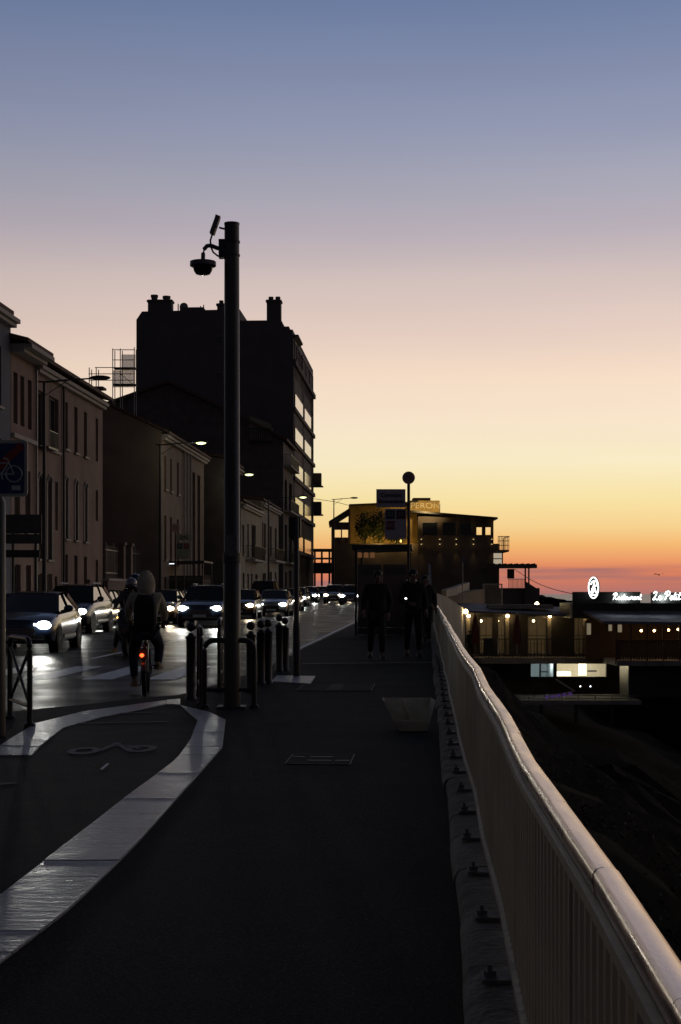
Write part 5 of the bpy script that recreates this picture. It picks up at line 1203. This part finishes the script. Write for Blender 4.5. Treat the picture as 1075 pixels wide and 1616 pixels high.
m = walk(.16, .12); m.update(wr=(-.10,-.34,1.08), er=(-.24,-.08,1.12), wl=(.26,-.05,.93))
x, y = P(652, 1037); t = person('walker in black holding a lit phone near the railing', (x, y, g(y)), .1, m, blk1, blk1, shoeB, 1.04, coat=.1, hair='short')
ph = MB(); ph.box((x-.17, y-.46, g(y)+1.20), (.07,.012,.14)); ph = ph.build('phone', blackp); tag(ph, 'phone with lit torch held by the walker in black', 'phone')
q = MB(); q.ball((x-.17, y-.472, g(y)+1.22), (.022,.008,.014), 8, 6); q.build('torch', glow('torch', (1,1,1), 6), ph)
x, y = X(671,38.5), 38.5; person('walker in a grey parka close behind the phone holder', (x, y, g(y)), 0, walk(-.15,.1), parka, blk2, shoeB, 1.0, coat=.12, hair='short')
x, y = 2.36, 43.0; person('person in black leaning at the far end of the railing', (x, y, g(y)), -.5, walk(.05,.08), blk1, denim, shoeB, 1.03, hair='short')
x, y = X(140,70.5), 70.5; person('pedestrian behind the parked cars in front of salmon house', (x, y, g(y)+.02), 0, walk(.1), blk2, blk2, shoeB, 1.03, hair='short')

# bicycle and its rider, seen from behind
x, y = P(221, 1101, -.1); bkz = g(y)-.10
BA = math.radians(4.8); x += .05
bk = thing('bicycle', 'dark city bicycle with red rear light riding away', 'bicycle', (x, y, bkz), BA)
def wheel(par, yc, R_, tm=rubber):
    m2 = MB(); n = 28
    m2.rings([[(r_*0+xx, yc+rr*math.cos(a), R_+rr*math.sin(a)) for xx, rr in ((-.022,R_-.03),(-.026,R_-.012),(0,R_),(.026,R_-.012),(.022,R_-.03))] for r_, a in [(0, 2*math.pi*k/n) for k in range(n+1)]], True, False); w = m2.build('wheel', tm, par, smooth=True)
    m2 = MB()
    for k in range(14): a = 2*math.pi*k/14; m2.tube([((-.02 if k%2 else .02),yc,R_),(0,yc+(R_-.03)*math.cos(a),R_+(R_-.03)*math.sin(a))], .0025, 4)
    m2.tube([(-.045,yc,R_),(.045,yc,R_)], .022, 8); m2.build('spokes', galv, w)
    m2 = MB(); m2.rings([[(xx, yc+rr*math.cos(a), R_+rr*math.sin(a)) for xx, rr in ((-.014,R_-.045),(.014,R_-.045),(.014,R_-.028),(-.014,R_-.028))] for a in [2*math.pi*k/n for k in range(n+1)]], True, False); m2.build('rim', chrome, w)
wheel(bk, .34, .34); wheel(bk, 1.42, .34)
fm = mat('bike_frame', (.03,.03,.035), .35, coat=.4)
m2 = MB()
for a, b, r in (((0,.82,.30),(0,.66,.86),.02),((0,.82,.30),(0,1.22,.72),.026),((0,.70,.72),(0,1.2,.88),.02),((0,1.2,.93),(0,1.25,.66),.022),((.03,1.25,.64),(.04,1.42,.34),.014),((-.03,1.25,.64),(-.04,1.42,.34),.014),((.02,.80,.30),(.05,.34,.34),.012),((-.02,.80,.30),(-.05,.34,.34),.012),((.02,.70,.74),(.05,.34,.34),.010),((-.02,.70,.74),(-.05,.34,.34),.010),((0,1.2,.9),(0,1.14,1.06),.016)): m2.tube([a, b], r, 8)
m2.build('frame', fm, bk, smooth=True)
m2 = MB(); m2.tube([(-.31,.96,1.05),(-.22,1.06,1.07),(0,1.14,1.06),(.22,1.06,1.07),(.31,.96,1.05)], .013, 8); hb = m2.build('handlebar', fm, bk)
for s in (-1, 1): m2 = MB(); m2.tube([(s*.31,.96,1.05),(s*.31,.85,1.04)], .018, 8); m2.build('grip', rubber, hb)
m2 = MB(); m2.rings([[(w*cx_, yy, z+h*sz) for cx_, sz in ((-1,0),(-.7,.8),(0,1),(.7,.8),(1,0),(.6,-.6),(-.6,-.6))] for yy, w, h, z in ((.48,.07,.02,.90),(.52,.115,.04,.895),(.62,.10,.045,.89),(.72,.05,.035,.89),(.80,.025,.02,.885))]); m2.build('saddle', mat('saddle_vinyl', (.17,.12,.10), .6), bk, smooth=True)
m2 = MB(); m2.rings([[(xx, .34+rr*math.cos(a), .34+rr*math.sin(a)) for xx, rr in ((-.035,.355),(.035,.355),(.03,.375),(-.03,.375))] for a in [math.radians(20+k*14) for k in range(12)]]); m2.build('mudguard', fm, bk)
m2 = MB(); m2.box((0,-.02,.62), (.13,.05,.15)); lb = m2.build('rear_light_box', blackp, bk, bevel=.01)
m2 = MB(); m2.ball((-.02,-.05,.60), (.03,.012,.026), 10, 6); m2.build('rear_light', glow('bike_red', (1,.07,.015), 5), lb)
lamp('POINT','red_light', lb, (-.02,-.12,.60), .15, (1,.08,.02), size=.03)
m2 = MB(); m2.box((.02,-.05,.73), (.035,.012,.02)); m2.build('reflector', mat('red_plastic', (.3,.02,.02), .3), lb)
for s, dz, dy in ((-1,-.17,.02),(1,.12,-.06)):
    m2 = MB(); m2.bar((s*.07,.82,.30),(s*.08,.82+dy,.30+dz),.022); cr = m2.build('crank', galv, bk); m2 = MB(); m2.box((s*.14,.82+dy,.30+dz), (.1,.09,.022)); m2.build('pedal', blackp, cr)
# rider: local frame of the person faces -Y, so turn by pi
RJ = dict(face=(0,-1,0),pel=(0,0,1.00),che=(0,-.16,1.36),neck=(0,-.22,1.53),head=(0,-.27,1.64),sl=(.19,-.18,1.46),sr=(-.19,-.18,1.46),el=(.27,-.34,1.22),er=(-.27,-.34,1.22),wl=(.25,-.46,1.10),wr=(-.25,-.46,1.10),
    hl=(.10,-.02,.97),hr=(-.10,-.02,.97),kl=(.19,-.30,.64),kr=(-.19,-.36,.74),al=(.17,-.20,.24),ar=(-.17,-.24,.46),tl=(.20,-.34,.17),tr=(-.20,-.38,.42))
c_, s_ = math.cos(ANG), math.sin(ANG)
RJ2 = {k: (v[0], v[1], v[2]-.04) for k, v in RJ.items()}; RJ2['face'] = RJ['face']
# in the turned frame +X is the picture's left; raise the right foot
rx, ry = x - math.sin(BA)*.62, y + math.cos(BA)*.62
person('cyclist in a pale hood with a black backpack riding away', (rx, ry, bkz), BA+math.pi, RJ2, olive, denim, beigeS, 1.0, hood=olive, bag=blk1)

# motor scooter with two helmeted riders coming toward us
x, y = X(195,34.5), 34.5; z0 = g(y)-.10
ms = thing('motor_scooter', 'dark motor scooter threading between lanes beside the cyclist', 'scooter', (x, y, z0), ANG)
for yc in (.28, 1.52):
    m2 = MB(); n = 22; R_ = .25
    m2.rings([[(xx, yc+rr*math.cos(2*math.pi*k/n), R_+rr*math.sin(2*math.pi*k/n)) for k in range(n)] for xx, rr in ((-.055,R_-.09),(-.06,R_-.03),(-.03,R_),(.03,R_),(.06,R_-.03),(.055,R_-.09))]); m2.build('wheel', rubber, ms, smooth=True)
sc_p = paintm('scooter_black', (.012,.012,.014))
m2 = MB(); m2.rings([[(a*w, yy, z1+(z2-z1)*b) for a, b in ((-.6,0),(.6,0),(1,.35),(.9,.85),(.5,1),(-.5,1),(-.9,.85),(-1,.35))] for yy, w, z1, z2 in ((.12,.10,.45,.75),(.2,.2,.35,1.0),(.38,.24,.28,1.08),(.5,.2,.26,.95),(.56,.18,.26,.34),(.9,.19,.26,.34),(1.0,.2,.26,.72),(1.4,.2,.3,.78),(1.75,.14,.5,.80),(1.88,.06,.62,.76))]); m2.build('body', sc_p, ms, smooth=True)
m2 = MB(); m2.rings([[(a*w, yy, z+h*b) for a, b in ((-1,0),(1,0),(.9,1),(-.9,1))] for yy, w, z, h in ((.95,.12,.73,.05),(1.15,.16,.77,.07),(1.45,.16,.8,.09),(1.75,.13,.82,.08))]); m2.build('seat', blackp, ms)
m2 = MB(); m2.tube([(-.32,.5,1.06),(-.1,.4,1.08),(.1,.4,1.08),(.32,.5,1.06)], .015, 8); m2.build('handlebar', iron, ms)
m2 = MB(); m2.ball((0,.13,.78), (.09,.05,.06), 12, 8); m2.build('headlight', carglass, ms)
m2 = MB(); m2.ball((-.17,.2,.86), (.03,.02,.02), 8, 6); m2.build('indicator', amber, ms)
for s in (-1, 1): m2 = MB(); m2.ball((s*.3,.38,1.22), (.05,.02,.035), 8, 6); m2.bar((s*.24,.44,1.08),(s*.3,.39,1.2),.012); m2.build('mirror', iron, ms)
SJ = dict(face=(0,-1,0),pel=(0,0,.90),che=(0,-.06,1.28),neck=(0,-.08,1.47),head=(0,-.10,1.60),sl=(.19,-.08,1.40),sr=(-.19,-.08,1.40),el=(.32,-.24,1.18),er=(-.32,-.24,1.18),wl=(.30,-.48,1.10),wr=(-.30,-.48,1.10),
    hl=(.11,0,.90),hr=(-.11,0,.90),kl=(.22,-.40,.72),kr=(-.22,-.40,.72),al=(.20,-.38,.40),ar=(-.36,-.28,.12),tl=(.22,-.5,.36),tr=(-.40,-.42,.06))
sx_ = lambda dy: (x+(-s_)*dy, y+c_*dy, z0)
visW = mat('helmet_grey', (.20,.20,.22), .25, coat=.6); visB = mat('helmet_black', (.02,.025,.035), .2, coat=.8)
person('scooter rider in a dark jacket and grey helmet', sx_(1.02), ANG, SJ, mat('cloth_grey', (.07,.07,.065), .9), blk2, beigeS, 1.0, helmet=visW)
PJ = dict(SJ); PJ = {k: (v[0], v[1], v[2]+(.10 if k in ('pel','che','neck','head','sl','sr','el','er','wl','wr','hl','hr') else 0)) for k, v in PJ.items()}
PJ.update(face=(0,-1,0), kl=(.26,-.34,.74), kr=(-.26,-.34,.74), al=(.27,-.2,.42), ar=(-.27,-.2,.42), tl=(.28,-.33,.38), tr=(-.28,-.33,.38), wl=(.24,-.34,1.06), wr=(-.24,-.34,1.06))
person('scooter passenger in black helmet sitting behind the rider', sx_(1.47), ANG, PJ, blk1, denim, shoeB, 1.0, helmet=visB)

x, y = X(742,98.6), 98.6; person('guest in dark clothes standing by the lit ramp wall lantern', (x, y, Z(1036,100)), .4, walk(.06,.06), blk2, blk2, shoeB, 1.0, hair='short')
